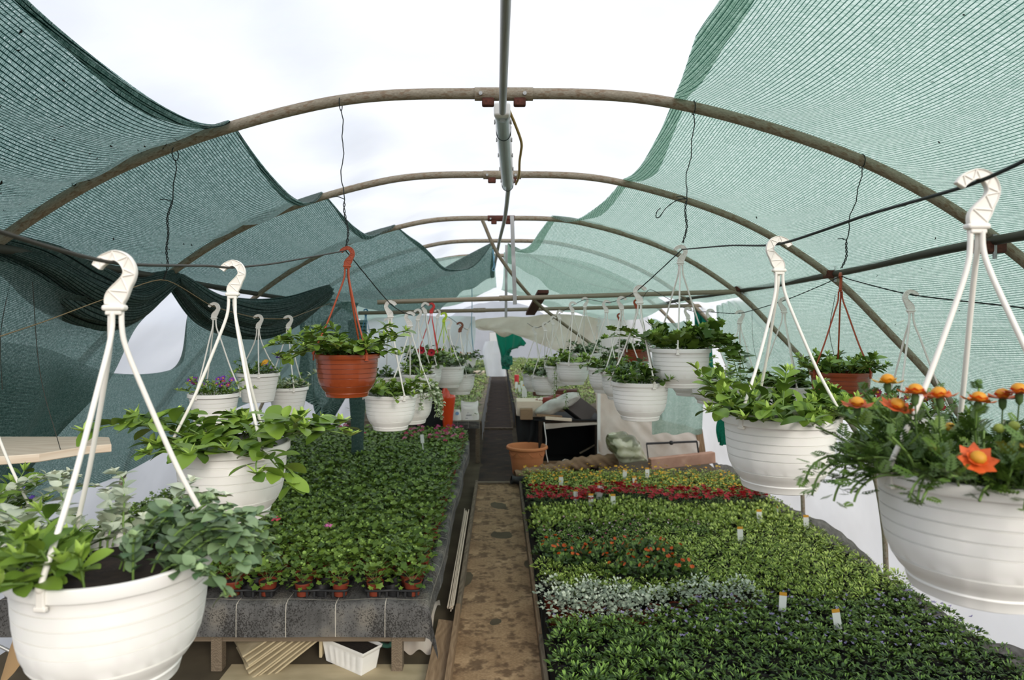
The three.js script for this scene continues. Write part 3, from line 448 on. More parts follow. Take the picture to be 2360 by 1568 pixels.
function basket({ at, h = 0.613, turn = 0, flip = 1, hook = M.hanger, strap = hook, pot = M.white, geo = potGeo, label, plants, flowers, scale = 1, near = false, yaw = 0, group }) {
  const t = thing('hanging_basket', label, 'hanging basket', [at[0], at[1] - h * scale, at[2]], 0, group); t.scale.setScalar(scale);
  const p = part('pot', geo, pot, t); p.rotation.y = turn;
  const R = geo === potGeo ? 0.124 : 0.119;
  const hg = new THREE.Group(); hg.name = 'hanger'; t.add(hg);
  const hk = part('hook', hookGeo, hook, hg); hk.position.y = h; hk.scale.x = flip; hk.rotation.y = yaw;
  for (let i = 0; i < 3; i++) { const az = turn + i * 2.094; part('strand', strandGeo(h, az, R), strap, hg); const c = part('clip', clipGeo, strap, hg); c.position.set(Math.cos(az) * (R + 0.002), RIM - 0.003, Math.sin(az) * (R + 0.002)); c.rotation.y = Math.PI / 2 - az; }
  part('soil', soilGeo, M.soil, t);
  for (const pl of plants) putLeaves(t, growPlant(pl), pl.pal ?? 'green', near);
  if (flowers) for (const [kind, n, hex, r] of flowers) putFlowers(t, kind, n, hex, r ?? 0.10);
  basketCount++;
  return t;
}
const FG = { petunia: flowerGeo(0.024, 5, 0.25, 1.3), daisy: flowerGeo(0.016, 9, 0.05), small: flowerGeo(0.009, 5, 0.1), marigold: flowerGeo(0.019, 8, -0.1, 1.2), head: merge([flowerGeo(0.012, 5, 0.2), flowerGeo(0.011, 5, 0.5).translate(0.010, 0.006, 0.004), flowerGeo(0.011, 5, 0.4).translate(-0.009, 0.004, 0.008), flowerGeo(0.011, 5, 0.4).translate(0.001, 0.008, -0.011)]) };
const eyeGeo = new THREE.SphereGeometry(0.0052, 8, 6);
function putFlowers(t, kind, n, hex, r, y = [0.185, 0.235], eye = 0xd9a21f, face = [0, 0.5, 0.8]) {
  for (let i = 0; i < n; i++) {
    const a = rnd() * 6.283, q = r * Math.sqrt(rnd()), yy = rr(...y);
    const f = part('flower', FG[kind], petal(hex), t); f.position.set(Math.cos(a) * q, yy, Math.sin(a) * q);
    f.quaternion.setFromUnitVectors(V(0, 1, 0), V(face[0] + rr(-0.6, 0.6), face[1] + rr(-0.2, 0.5), face[2] + rr(-0.5, 0.3)).normalize());
    if (kind !== 'small' && kind !== 'head') part('flower_eye', eyeGeo, petal(eye), f);
  }
}
// inner left wire
const lush = (o = {}) => ({ n: 22, len: [0.09, 0.21], size: [0.85, 1.2], ...o });
basket({ at: [-0.537, 2.452, -0.940], h: 0.575, scale: 1.035, turn: 1.69, near: true, label: 'big nearest white basket with mixed green and grey trailing plants', plants: [
  { n: 20, len: [0.04, 0.10], kind: 'petunia', pal: 'green', sector: [1.4, 3.7], r0: 0.11, rise: [0.4, 1.3], size: [0.65, 1.0], drop: 0.9 },
  { n: 32, len: [0.06, 0.16], kind: 'round', pal: 'grey', sector: [-1.4, 0.85], r0: 0.12, rise: [0.5, 1.4], drop: 2.4, hang: 0.5, size: [0.55, 0.85], step: 0.014 },
  { n: 14, len: [0.10, 0.24], kind: 'round', pal: 'silver', sector: [3.0, 5.0], r0: 0.10, rise: [0.2, 0.8], drop: 0.8, size: [0.6, 0.95], step: 0.02 }] });
basket({ at: [-0.602, 2.494, -1.520], h: 0.577, turn: 0.73, near: true, label: 'white basket with broad-leaved green plants spreading wide, hung second on the left wire', plants: [lush({ n: 26, len: [0.10, 0.25], rise: [0.1, 0.9], drop: 0.9, size: [0.95, 1.3] })] });
basket({ at: [-0.587, 2.650, -2.600], h: 0.58, turn: 0.75, near: true, hook: M.terraHang, pot: M.terra, label: 'glossy terracotta basket with green trailing plant, hung on the left wire', plants: [lush({ n: 30, len: [0.11, 0.26], rise: [0.15, 0.9], drop: 0.8 })] });
basket({ at: [-0.508, 2.460, -3.150], h: 0.603, turn: 0.9, flip: -1, near: true, label: 'white basket in front of the cluster beside the terracotta one', plants: [lush({ n: 24, len: [0.07, 0.15] })] });
basket({ at: [-0.463, 2.415, -3.500], h: 0.58, turn: 0.4, flip: -1, label: 'white basket with cream variegated trailing foliage at its right side', plants: [lush({ n: 8, len: [0.06, 0.12] }), { n: 16, len: [0.12, 0.26], kind: 'round', pal: 'varieg', sector: [-0.9, 1.2], size: [0.5, 0.8], drop: 3, hang: 1.2, r0: 0.09 }] });
basket({ at: [-0.555, 2.454, -4.600], h: 0.61, turn: 1.3, label: 'white basket half hidden behind the variegated one, left wire', plants: [lush({ n: 14, len: [0.06, 0.12] })] });
basket({ at: [-0.829, 2.395, -5.000], h: 0.60, turn: 0.3, label: 'white basket showing only its rim between terracotta basket and strands', plants: [lush({ n: 14, len: [0.06, 0.13], pal: 'deep' })] });
{ const b = basket({ at: [-0.526, 2.505, -4.800], h: 0.61, turn: 0.8, flip: -1, label: 'white basket with two dark red petunia blooms', plants: [lush({ n: 22, len: [0.08, 0.17], pal: 'deep' })] });
  for (const [x, y, z] of [[-0.012, 0.27, 0.12], [0.058, 0.255, 0.13]]) { const f = part('flower', FG.petunia, petal(0xb0122a), b); f.position.set(x, y, z); f.scale.setScalar(1.35); f.rotation.x = 1.35; part('flower_eye', eyeGeo, petal(0x2a0508), f); } }
basket({ at: [-0.533, 2.518, -5.300], h: 0.61, turn: 1.0, hook: std({ color: 0xd23a35, roughness: 0.5 }), label: 'white basket on a bright red hanger', plants: [lush({ n: 16, pal: 'green' })], flowers: [['marigold', 4, 0xe0742a, 0.1]] });
basket({ at: [-0.541, 2.479, -5.900], h: 0.61, turn: 0.2, label: 'white basket with leafy plant next to the red hanger', plants: [lush({ n: 18, pal: 'grey' })] });
basket({ at: [-0.451, 2.446, -5.500], h: 0.61, turn: 1.5, hook: std({ color: 0xb9d62c, roughness: 0.5 }), label: 'white basket on a lime green hanger', plants: [lush({ n: 18 })] });
basket({ at: [-0.389, 2.390, -5.200], h: 0.53, turn: 0.7, label: 'low white basket right of the lime green hanger', plants: [lush({ n: 12, kind: 'frond', pal: 'grey', len: [0.08, 0.16] })] });
basket({ at: [-0.314, 2.367, -5.400], h: 0.58, turn: 1.1, hook: std({ color: 0x7c4a34, roughness: 0.5 }), strap: M.hanger, label: 'white basket on a brown hook, lowest of the left row', plants: [lush({ n: 12, kind: 'frond', pal: 'grey', len: [0.08, 0.18] })] });
basket({ at: [-0.344, 2.303, -7.300], h: 0.56, turn: 0.4, scale: 0.8, label: 'small distant basket with white and orange blooms, farthest on the left wire', plants: [lush({ n: 12, pal: 'deep' })], flowers: [['daisy', 6, 0xf0ece4], ['daisy', 5, 0xd96a3a]] });
basket({ at: [-1.585, 2.531, -8.000], h: 0.70, turn: 0.4, hook: std({ color: 0x3f9fd0, roughness: 0.5 }), label: 'distant basket on a sky blue hanger', plants: [lush({ n: 10, pal: 'deep' })] });
// outer left wire
basket({ at: [-1.329, 2.314, -1.700], turn: -0.3, near: true, label: 'white basket with green and silvery plants cut by the left frame edge', plants: [lush({ n: 16, len: [0.08, 0.2] }), { n: 18, len: [0.14, 0.28], kind: 'round', pal: 'silver', sector: [-0.4, 1.5], size: [0.7, 1.0], drop: 1.2, r0: 0.1, step: 0.026 }], flowers: [['small', 2, 0x7a55c8, 0.13]] });
basket({ at: [-1.356, 2.453, -3.200], h: 0.605, turn: 1.9, geo: potTaper, scale: 0.98, label: 'small white basket of purple daisies on the outer left wire', plants: [lush({ n: 26, len: [0.06, 0.14], kind: 'lance', size: [0.6, 0.9] })], flowers: [['daisy', 9, 0x7d2fae, 0.11], ['daisy', 5, 0xa83a86, 0.11]] });
basket({ at: [-1.325, 2.403, -3.700], h: 0.50, turn: 1.2, geo: potTaper, scale: 0.96, label: 'small white basket with yellow and violet flowers, outer left wire', plants: [lush({ n: 24, len: [0.05, 0.13], pal: 'deep', kind: 'lance', size: [0.7, 1] })], flowers: [['daisy', 5, 0xe2a81e, 0.09], ['small', 4, 0x8a5fc0, 0.09]] });
{ const b = basket({ at: [-1.254, 2.402, -4.000], h: 0.60, turn: 1.0, geo: potTaper, scale: 0.98, label: 'small white basket of speckled foliage with one tall purple flower', plants: [lush({ n: 12, len: [0.06, 0.16], pal: 'varieg', kind: 'lance' }), lush({ n: 16, len: [0.05, 0.12], pal: 'deep', kind: 'lance' })] });
  part('flower_stem', tube([[-0.03, 0.15, 0.03], [-0.04, 0.25, 0.03], [-0.035, 0.33, 0.03]], 0.002, 6, 12), M.stem, b); const f = part('flower', FG.head, petal(0x5a1fa8), b); f.position.set(-0.035, 0.335, 0.03); f.scale.setScalar(1.6); }
// inner right wire
{ const b = basket({ at: [0.643, 2.558, -0.905], h: 0.567, turn: 0.94, label: 'big nearest white basket of orange marigolds at the right', plants: [
    { n: 90, len: [0.05, 0.13], kind: 'frond', pal: 'deep', r0: 0.12, rise: [0.4, 1.4], drop: 1.2, size: [0.38, 0.62], step: 0.010, tips: false },
    { n: 60, len: [0.07, 0.14], kind: 'frond', pal: 'deep', r0: 0.13, rise: [0.1, 0.8], drop: 2.4, hang: 0.8, size: [0.38, 0.62], step: 0.010, tips: false },
    { n: 8, len: [0.08, 0.14], kind: 'round', pal: 'silver', sector: [-0.8, 0.4], r0: 0.1, rise: [0.5, 1.0], size: [0.5, 0.8] }] });
  const head = merge([flowerGeo(0.023, 8, -0.12, 1.05), flowerGeo(0.014, 7, 0.1, 1.1).translate(0, 0.002, 0)]), cone = new THREE.SphereGeometry(0.0085, 10, 8).scale(1, 0.8, 1).translate(0, 0.006, 0), cup = lathe([[0.001, -0.016], [0.004, -0.012], [0.0048, -0.003], [0.003, 0]], 10);
  for (const [p, tx, tz, hex] of [[[0.508, 2.243, -0.860], 0.1, 0.3, 0xd9601c],[[0.520, 2.263, -0.840], 0, 0.1, 0xd9661e],[[0.550, 2.259, -0.840], 0, 0.1, 0xe06a1c],[[0.613, 2.251, -0.860], 0.1, 0.2, 0xe2761c],[[0.659, 2.253, -0.880], 0, 0, 0xcf5a22],[[0.665, 2.262, -0.860], 0.1, 0.1, 0xc94e24],[[0.554, 2.192, -0.780], 0.7, 0.2, 0xdb5a12],[[0.490, 2.238, -0.920], 0.2, 0.1, 0xb8521c],[[0.549, 2.267, -0.950], 0, 0, 0xd9a21f]]) {
    const q = V(...p).sub(b.position);
    part('flower_stem', tube([[q.x * 0.75, 0.16, q.z * 0.75], [q.x * 0.95, lerp(0.16, q.y, 0.5), q.z * 0.92], [q.x, q.y - 0.015, q.z]], 0.0010, 5, 14), M.stemDark ??= std({ color: 0x46602c, roughness: 0.7 }), b);
    const f = part('flower', head, petal(hex), b); f.position.copy(q); f.rotation.set(tx, rr(0, 6), tz); part('flower_cone', cone, petal(0xdb9a20), f); part('flower_cup', cup, M.stemDark, f);
  }
  for (let i = 0; i < 9; i++) { const a = rr(0.4, 2.7), r = rr(0.05, 0.14), f = part('flower_bud', new THREE.SphereGeometry(0.006, 8, 6), petal(i % 2 ? 0xc9a034 : 0x8d9a3c), b); f.position.set(Math.cos(a) * r, rr(0.15, 0.25), Math.sin(a) * r); } }
basket({ at: [0.633, 2.548, -1.520], h: 0.567, turn: 0.52, flip: -1, near: true, label: 'large white basket with thick green leaves, hung second on the right wire', plants: [lush({ n: 48, len: [0.05, 0.14], r0: 0.11, rise: [0.3, 1.3], drop: 1.1, size: [0.8, 1.1], pal: 'green' }), lush({ n: 5, len: [0.16, 0.22], sector: [-0.4, 0.8], rise: [0.1, 0.5], drop: 1.0 })] });
basket({ at: [0.769, 2.685, -2.850], h: 0.603, turn: 1.92, near: true, label: 'white basket of dark lobed ivy geranium at the wire knot', plants: [
  { n: 18, len: [0.08, 0.16], kind: 'lobed', pal: 'ger', rise: [0.4, 1.3], size: [0.8, 1.15], r0: 0.08, drop: 0.8, step: 0.022 }, { n: 10, len: [0.16, 0.30], kind: 'lobed', pal: 'ger', sector: [-0.6, 1.0], rise: [0.4, 1.1], drop: 1.8, size: [0.8, 1.15], step: 0.022 }, { n: 3, len: [0.2, 0.3], kind: 'lobed', pal: 'ger', sector: [2.8, 3.4], rise: [0.5, 1.0], drop: 0.6, size: [0.7, 1.0], step: 0.03 }] });
basket({ at: [0.608, 2.518, -2.900], h: 0.58, turn: 1.3, flip: -1, near: true, label: 'white basket just below the ivy geranium one', plants: [lush({ n: 36, len: [0.05, 0.10], r0: 0.11, rise: [0.4, 1.3], size: [0.75, 1.05], pal: 'deep' })] });
const rightRow = [[[0.721, 2.513, -3.950], 0.606, 'white basket with grey-green leaves tucked behind the lower front one'], [[0.704, 2.506, -4.400], 0.605, 'white basket third from the front in the right row'], [[0.537, 2.514, -4.900], 0.604, 'white basket with rounded body left of the raised one'], [[0.677, 2.562, -5.300], 0.605, 'white basket hung higher than its neighbours in the right row'],
  [[0.506, 2.466, -5.600], 0.63, 'white basket with a thin vine trailing down its front'], [[0.476, 2.422, -5.900], 0.615, 'white basket partly hidden beside the trailing vine'], [[0.393, 2.368, -5.700], 0.615, 'lowest white basket of the right row above the bag'], [[0.341, 2.330, -6.300], 0.61, 'leftmost white basket of the right row']];
rightRow.forEach(([at, h, label], i) => basket({ at, h, turn: 0.5 + i * 0.7, flip: i === 3 ? 1 : -1, label, plants: [lush({ n: 18, len: [0.06, 0.15], pal: i % 3 === 0 ? 'grey' : 'green' }), ...(i === 4 ? [{ n: 4, len: [0.3, 0.42], kind: 'lance', pal: 'green', sector: [0.9, 2.0], drop: 6, hang: 2, r0: 0.11, size: [0.6, 0.8] }] : [])] }));
basket({ at: [1.059, 2.406, -7.200], h: 0.6, turn: 1.4, label: 'distant white basket seen between the right row and the terracotta pair', plants: [lush({ n: 14 })] });
basket({ at: [1.227, 2.571, -6.000], h: 0.61, turn: 0.4, flip: -1, hook: M.terraHang, strap: M.hanger, pot: M.terra, label: 'front terracotta basket of the pair behind the right wire', plants: [lush({ n: 18, pal: 'deep' })] });
basket({ at: [1.238, 2.461, -6.900], h: 0.61, turn: 1.2, flip: -1, hook: M.terraHang, strap: M.hanger, pot: M.terra, label: 'rear terracotta basket of the pair behind the right wire', plants: [lush({ n: 14, pal: 'deep' })] });
// outer right wire
basket({ at: [1.498, 2.576, -2.950], h: 0.60, turn: 0.9, hook: M.terraHang, pot: M.terra, yaw: 1.0, label: 'terracotta basket hung below the purlin joint on the right', plants: [lush({ n: 42, len: [0.05, 0.12], r0: 0.11, kind: 'petunia', rise: [0.4, 1.3] })] });
basket({ at: [1.500, 2.475, -2.450], turn: 0.35, flip: -1, label: 'white basket of dark red daisies on the outer right wire', plants: [lush({ n: 22, len: [0.05, 0.12], pal: 'deep', kind: 'lance', size: [0.6, 0.9] })], flowers: [['daisy', 26, 0xa8102a, 0.12], ['daisy', 14, 0x8a1038, 0.12]] });
basket({ at: [1.441, 2.486, -3.400], turn: 1.5, flip: -1, label: 'white basket with rounded leaves behind the large right one', plants: [lush({ n: 30, len: [0.06, 0.15], kind: 'round', pal: 'ger', size: [1, 1.4] })] });
basket({ at: [1.432, 2.433, -4.000], turn: 0.9, label: 'basket of fine feathery foliage on the outer right wire', plants: [lush({ n: 34, len: [0.06, 0.16], kind: 'lance', pal: 'green', size: [0.5, 0.75] })] });
basket({ at: [1.351, 2.447, -4.300], h: 0.605, turn: 0.4, flip: -1, label: 'white basket with broad pale leaves right of the ivy geranium', plants: [lush({ n: 12, len: [0.08, 0.18], kind: 'round', pal: 'bright', size: [1.3, 1.8], step: 0.03 })] });
basket({ at: [1.294, 2.466, -4.600], h: 0.605, turn: 1.4, flip: -1, label: 'white basket of which only the foot shows under the ivy geranium', plants: [lush({ n: 12 })] });
// wires the baskets hang on, and the twisted ties that carry the wires
const W_R = 0.0028;
const under = (p) => [p[0], p[1] - 0.0165, p[2]];
const wireLine = (pts, label, m = M.wire, r = W_R) => solo('hanging_wire', tube(pts, r, 6, pts.length * 10, false, 0.35), m, label, 'wire');
wireLine([[-0.56, 2.5, -0.62], [-0.562, 2.459, -0.720], under([-0.539, 2.452, -0.940]), [-0.605, 2.471, -1.400], under([-0.604, 2.494, -1.520]), [-0.642, 2.527, -1.950], under([-0.592, 2.650, -2.600])], 'grey wire along the front left that carries the nearest baskets');
wireLine([under([-0.592, 2.650, -2.600]), under([-0.508, 2.460, -3.150]), under([-0.463, 2.415, -3.500]), under([-0.558, 2.454, -4.600]), under([-0.523, 2.505, -4.800]), under([-0.533, 2.518, -5.300]), under([-0.537, 2.479, -5.900]), [-0.468, 2.401, -6.600], under([-0.344, 2.303, -7.300]), [-0.377, 2.362, -9.000]], 'dark wire running from the terracotta basket to the far left row', M.wirePlain, 0.0024);
wireLine([[0.675, 2.62, -0.62], [0.689, 2.582, -0.780], under([0.645, 2.558, -0.905]), [0.658, 2.545, -1.200], under([0.632, 2.547, -1.520]), [0.718, 2.595, -2.100], under([0.768, 2.679, -2.820])], 'dark wire along the front right that carries the nearest baskets', M.wirePlain);
wireLine([under([0.768, 2.679, -2.820]), under([0.604, 2.517, -2.900]), under([0.716, 2.511, -3.950]), under([0.701, 2.506, -4.400]), under([0.677, 2.559, -5.300]), [0.561, 2.466, -5.800], under([0.414, 2.365, -6.000]), under([0.341, 2.330, -6.300]), [0.335, 2.360, -8.000]], 'dark wire running along the row of white baskets at right', M.wirePlain, 0.0024);
wireLine([[-1.270, 2.297, -1.550], under([-1.329, 2.314, -1.700]), [-1.490, 2.357, -2.200], [-1.468, 2.442, -2.500], [-1.380, 2.532, -2.770], under([-1.361, 2.451, -3.200]), under([-1.327, 2.400, -3.700]), under([-1.257, 2.399, -4.000]), [-1.335, 2.424, -4.600], [-1.510, 2.532, -6.000]], 'rusty thin wire of the outer left baskets', M.stemBrown, 0.0022);
wireLine([[1.72, 2.34, -0.62], [1.679, 2.365, -1.900], [1.600, 2.399, -2.050], under([1.502, 2.473, -2.450]), [1.489, 2.538, -2.850], under([1.498, 2.575, -2.950]), [1.500, 2.534, -3.100], under([1.439, 2.484, -3.400]), under([1.432, 2.430, -4.000]), under([1.351, 2.444, -4.300]), under([1.294, 2.463, -4.600]), [1.265, 2.635, -5.600], [1.277, 2.571, -6.000]], 'dark wire of the outer right baskets', M.wirePlain, 0.0024);
function tie(top, bottom, label, twist = 0.45) {
  const a = V(...top), b = V(...bottom), t = thing('wire_tie', label, 'wire', [0, 0, 0]), at = (k) => { const p = a.clone().lerp(b, k); p.x += 0.006 * Math.sin(k * 9) + 0.004 * Math.sin(k * 23); return p; };
  const one = [], two = []; for (let i = 0; i <= 40; i++) { const k = i / 40, p = at(k), w = k > twist ? 0.0035 : 0.0008; one.push(p.clone().add(V(Math.cos(i * 1.9) * w, 0, Math.sin(i * 1.9) * w))); if (k >= twist) two.push(p.clone().add(V(-Math.cos(i * 1.9) * w, 0, -Math.sin(i * 1.9) * w))); }
  part('strand', tube(one, 0.0021, 6, 120), M.wirePlain, t); part('twist', tube(two, 0.0021, 6, 80), M.wirePlain, t);
  const e = at(twist); part('loose_end', tube([e, e.clone().add(V(-0.022, 0.008, 0.01)), e.clone().add(V(-0.045, 0.006, 0.012))], 0.0018, 5, 10), M.wirePlain, t);
  part('loop', tube([0, 1, 2, 3, 4, 5, 6, 7].map((i) => a.clone().add(V(0, Math.sin(i * 0.785) * 0.027 + 0.024, Math.cos(i * 0.785) * 0.027))), 0.002, 5, 32, true), M.wirePlain, t);
}
tie([-0.652, 3.233, -2.770], [-0.595, 2.646, -2.620], 'twisted wire from nearest hoop down to the terracotta basket, left', 0.66);
tie([-1.333, 3.027, -2.770], [-1.380, 2.532, -2.770], 'twisted wire from nearest hoop to the outer left wire', 0.35);
tie([0.801, 3.217, -2.770], [0.758, 2.684, -2.770], 'twisted wire from nearest hoop to the knot of the right wire', 0.66);
tie([1.494, 2.997, -2.770], [1.478, 2.591, -2.900], 'twisted wire from nearest hoop to the terracotta basket, right', 0.72);
solo('spare_hook', tube([[0.771, 2.865, -2.760], [0.725, 2.854, -2.740], [0.676, 2.819, -2.720], [0.649, 2.783, -2.720], [0.635, 2.783, -2.720], [0.639, 2.805, -2.720], [0.653, 2.819, -2.720]], 0.002, 6, 40), M.wirePlain, 'bent loose wire end shaped like a hook near the right tie', 'wire');
for (const [a, b, label] of [[[-1.873, 2.519, -2.700], [-1.694, 1.859, -2.600], 'thin wire dangling down to the pale plank'], [[-2.086, 2.625, -2.900], [-2.068, 2.074, -2.800], 'thin wire dangling before the left net curtain, beside the plank one'], [[1.800, 2.506, -3.600], [1.800, 2.157, -3.600], 'hair-thin wire hanging behind the right terracotta basket'], [[2.257, 2.532, -6.000], [2.330, 1.913, -6.000], 'hair-thin wire hanging from the third hoop at right']]) { const m = a.map((x, i) => lerp(x, b[i], 0.55)); m[0] -= 0.03; solo('dangling_wire', tube([a, m, b], 0.0016, 5, 30), M.wire, label, 'wire'); }
solo('pale_string', tube([[-0.069, 3.193, -7.600], [-0.059, 3.022, -7.600], [-0.078, 2.963, -7.600], [-0.049, 2.963, -7.600], [-0.054, 3.120, -7.600]], 0.006, 6, 40), std({ color: 0x7fb2cc, roughness: 0.7 }), 'pale blue cord looped at the ridge far back', 'cord');
solo('pale_string', tube([[-0.345, 2.937, -8.500], [-0.344, 2.611, -8.600], [-0.350, 2.278, -8.600], [-0.322, 1.945, -8.600]], 0.005, 6, 30), std({ color: 0x7fb2cc, roughness: 0.7 }), 'pale blue cord hanging straight before the far passage', 'cord');
// ---------- path and its boards ----------
{
  const pathGeo = (d0, d1, nz, bump) => gridGeo(14, nz, (a, b) => { const x = lerp(-0.31, 0.285, a), d = lerp(d0, d1, b); return [x, 0.0 + bump * (fbm(N1, x * 0.4 + 0.5, d * 0.2, 8, 4) - 0.5), -d, x / 1.1, d / 1.1]; });
  struct('path', pathGeo(-1, 9.85, 160, 0.025), M.dirt);
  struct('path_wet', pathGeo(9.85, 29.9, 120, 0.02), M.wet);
  solo('threshold_board', bar([-0.33, 0.005, -9.88], [0.31, 0.005, -9.88], 0.09, 0.05), M.woodGrey, 'worn board across the path where it turns dark', 'board');
  solo('threshold_board', bar([-0.33, 0.01, -15], [0.31, 0.01, -15], 0.12, 0.06), M.woodGrey, 'second worn board across the dark part of the path', 'board');
}
const plank = (a, b, w, h, m, label, roll = 0) => solo('edge_board', bar(a, b, w, h, roll), m, label, 'board');
plank([-0.328, 0.03, -2.6], [-0.328, 0.03, -5.4], 0.035, 0.15, M.wood, 'upright edge board along the left of the path, nearest');
plank([-0.326, 0.03, -5.42], [-0.322, 0.03, -9.7], 0.035, 0.14, M.woodGrey, 'upright edge board along the left of the path, farther');
plank([-0.42, 0.045, -3.1], [-0.405, 0.045, -5.2], 0.13, 0.03, M.wood, 'flat plank lying beside the bench corner', 0.12);
plank([0.30, 0.025, -2.6], [0.303, 0.025, -4.9], 0.03, 0.13, M.woodGrey, 'edge board along the right bed, nearest');
plank([0.303, 0.025, -4.92], [0.308, 0.025, -7.3], 0.03, 0.12, M.wood, 'edge board along the right bed, middle');
plank([0.308, 0.025, -7.32], [0.305, 0.025, -9.75], 0.03, 0.12, M.woodGrey, 'edge board along the right bed, farthest');
// bundle of pale canes between bench and board
for (let i = 0; i < 12; i++) { const x = -0.405 + (i % 4) * 0.013 + rr(-0.003, 0.003), y = 0.09 + ((i / 4) | 0) * 0.013; solo('cane', rod([x, y - 0.01, -rr(5.3, 5.45)], [x + rr(-0.008, 0.008), y + 0.03, -rr(7.6, 8.1)], 0.005, 6), M.woodPale, 'pale cane in the bundle lying beside the left edge board', 'cane', 'bundle of canes beside the path'); }

// ---------- left bench ----------
const BT = 0.49, BX = -0.475, BF = -4.5, BL = -3.36, BB = -10.75;
{
  const t = thing('bench', 'long wooden bench on the left carrying the ivy geraniums', 'bench', [0, 0, 0]);
  for (const x of [-0.69, -1.91, -3.08]) for (const z of [-4.58, -6.6, -8.6, -10.6]) part('leg', box(0.075, 0.44, 0.075, x, 0.22, z), M.woodGrey, t);
  for (const z of [-4.57, -10.66]) part('cross_rail', box(2.86, 0.09, 0.05, -1.92, 0.40, z), M.woodGrey, t);
  part('front_rail', box(2.78, 0.075, 0.045, -1.89, 0.235, -4.575), M.woodGrey, t);
  for (const x of [-0.50, -3.34]) part('side_rail', box(0.045, 0.09, 6.1, x, 0.40, -7.62), M.woodGrey, t);
  part('bench_top', box(2.88, 0.03, 6.18, -1.92, 0.46, -7.62), M.wood, t);
}
{
  // woven black ground cover over the bench: flat top, rounded edges, hanging front and side, one trailing corner
  const over = (e) => { const r = 0.03; if (e <= 0) return [0, 0]; if (e < r * 1.57) { const a = e / r; return [r * Math.sin(a), r * (1 - Math.cos(a))]; } return [r, r + e - r * 1.57]; };
  const g = gridGeo(96, 150, (a, b) => {
    const xs = lerp(BL, BX + 0.17, a), zs = lerp(BB, BF + 0.24, b), ex = xs - (BX - 0.015), ez = zs - BF;
    const [ox, dx] = over(ex), [oz, dz] = over(ez); let drop = Math.max(dx, dz) + 0.35 * Math.min(dx, dz);
    let x = ex > 0 ? BX - 0.015 + ox : xs, z = ez > 0 ? BF + oz : zs, y = BT - drop;
    if (ex > 0) { x += 0.03 * (fbm(N1, zs * 0.31, 0.4, 8, 3) - 0.4) * (dx / 0.14) + 0.012 * Math.sin(zs * 3); y += 0.03 * (fbm(N2, zs * 0.2, 0.1, 8, 3) - 0.5) * (dx / 0.14); }
    if (ez > 0) z += 0.02 * Math.sin(xs * 7) * dz;
    if (ex > 0 && ez > 0) { const m = Math.min(ex, ez) * 0.9; x += m * 0.42; z += m * 0.5; y -= m * 0.25; }
    if (ex <= 0 && ez <= 0) y += 0.004 * Math.sin(xs * 11 + zs * 6) + 0.006 * fbm(N2, xs * 0.3, zs * 0.3, 8, 2);
    return [x, y, z, xs + 0.1, zs + 0.246];
  });
  solo('bench_cloth', g, M.cloth, 'grey-black woven ground cloth with white grid lines over the left bench', 'cloth');
}
// small pots, trays and the plants that stand in them
const smallPot = lathe([[0, 0], [0.040, 0], [0.042, 0.004], [0.052, 0.072], [0.0545, 0.073], [0.056, 0.088], [0.0535, 0.088], [0.050, 0.05], [0.04, 0.03], [0, 0.03]], 20);
const smallSoil = lathe([[0, 0.078], [0.052, 0.076]], 12);
const geraniums = [0, 1, 2, 3].map(() => {
  const leaves = []; for (let i = 0; i < 34; i++) { const a = i * 2.4 + rr(-0.4, 0.4), r = 0.094 * Math.sqrt((i + 0.5) / 34), y = 0.145 + rr(-0.02, 0.045) - r * 0.25; leaves.push(orient(V(Math.cos(a) * r, y, Math.sin(a) * r), V(Math.cos(a), rr(0.1, 0.9), Math.sin(a)), rr(-0.5, 0.5), rr(0.62, 1.0), LG.lobed[i % 3], rnd())); }
  for (let i = 0; i < 13; i++) { const a = i * 0.485 + rr(-0.2, 0.2); leaves.push(orient(V(Math.cos(a) * 0.085, rr(0.075, 0.115), Math.sin(a) * 0.085), V(Math.cos(a), rr(-0.9, 0.1), Math.sin(a)), rr(-0.5, 0.5), rr(0.6, 0.9), LG.lobed[i % 3], rnd())); }
  for (let i = 0; i < 5; i++) { const a = rnd() * 6.28, r = rr(0.0, 0.05); leaves.push(Object.assign(orient(V(Math.cos(a) * r, 0.19, Math.sin(a) * r), V(Math.cos(a), 1.5, Math.sin(a)), 0, 0.42, LG.lobed[1], rnd()), { tip: 1 })); }
  return { leaves: mergeLeaves(leaves, PAL.ger), stems: merge([0, 1, 2, 3, 4, 5].map((i) => rod([0, 0.08, 0], [Math.cos(i * 1.05) * 0.06, 0.15, Math.sin(i * 1.05) * 0.06], 0.0016, 4))) };
});
function potted(name, label, category, group, geo, potM = M.potRed, withPot = true) {
  const t = new THREE.Group(); t.name = name;
  if (withPot) { part('pot', smallPot, potM, t); part('soil', smallSoil, M.soil, t); }
  const f = part('foliage', geo.leaves, M.foliage, t); f.userData.kind = 'stuff';
  if (geo.stems) part('stems', geo.stems, M.stem, t);
  return tag(t, label, category, group);
}
function putAt(t, x, y, z, s = 1) { t.position.set(x, y, z); t.rotation.y = rr(0, 6.28); t.scale.setScalar(s); const n = t.name; return add(t, n); }
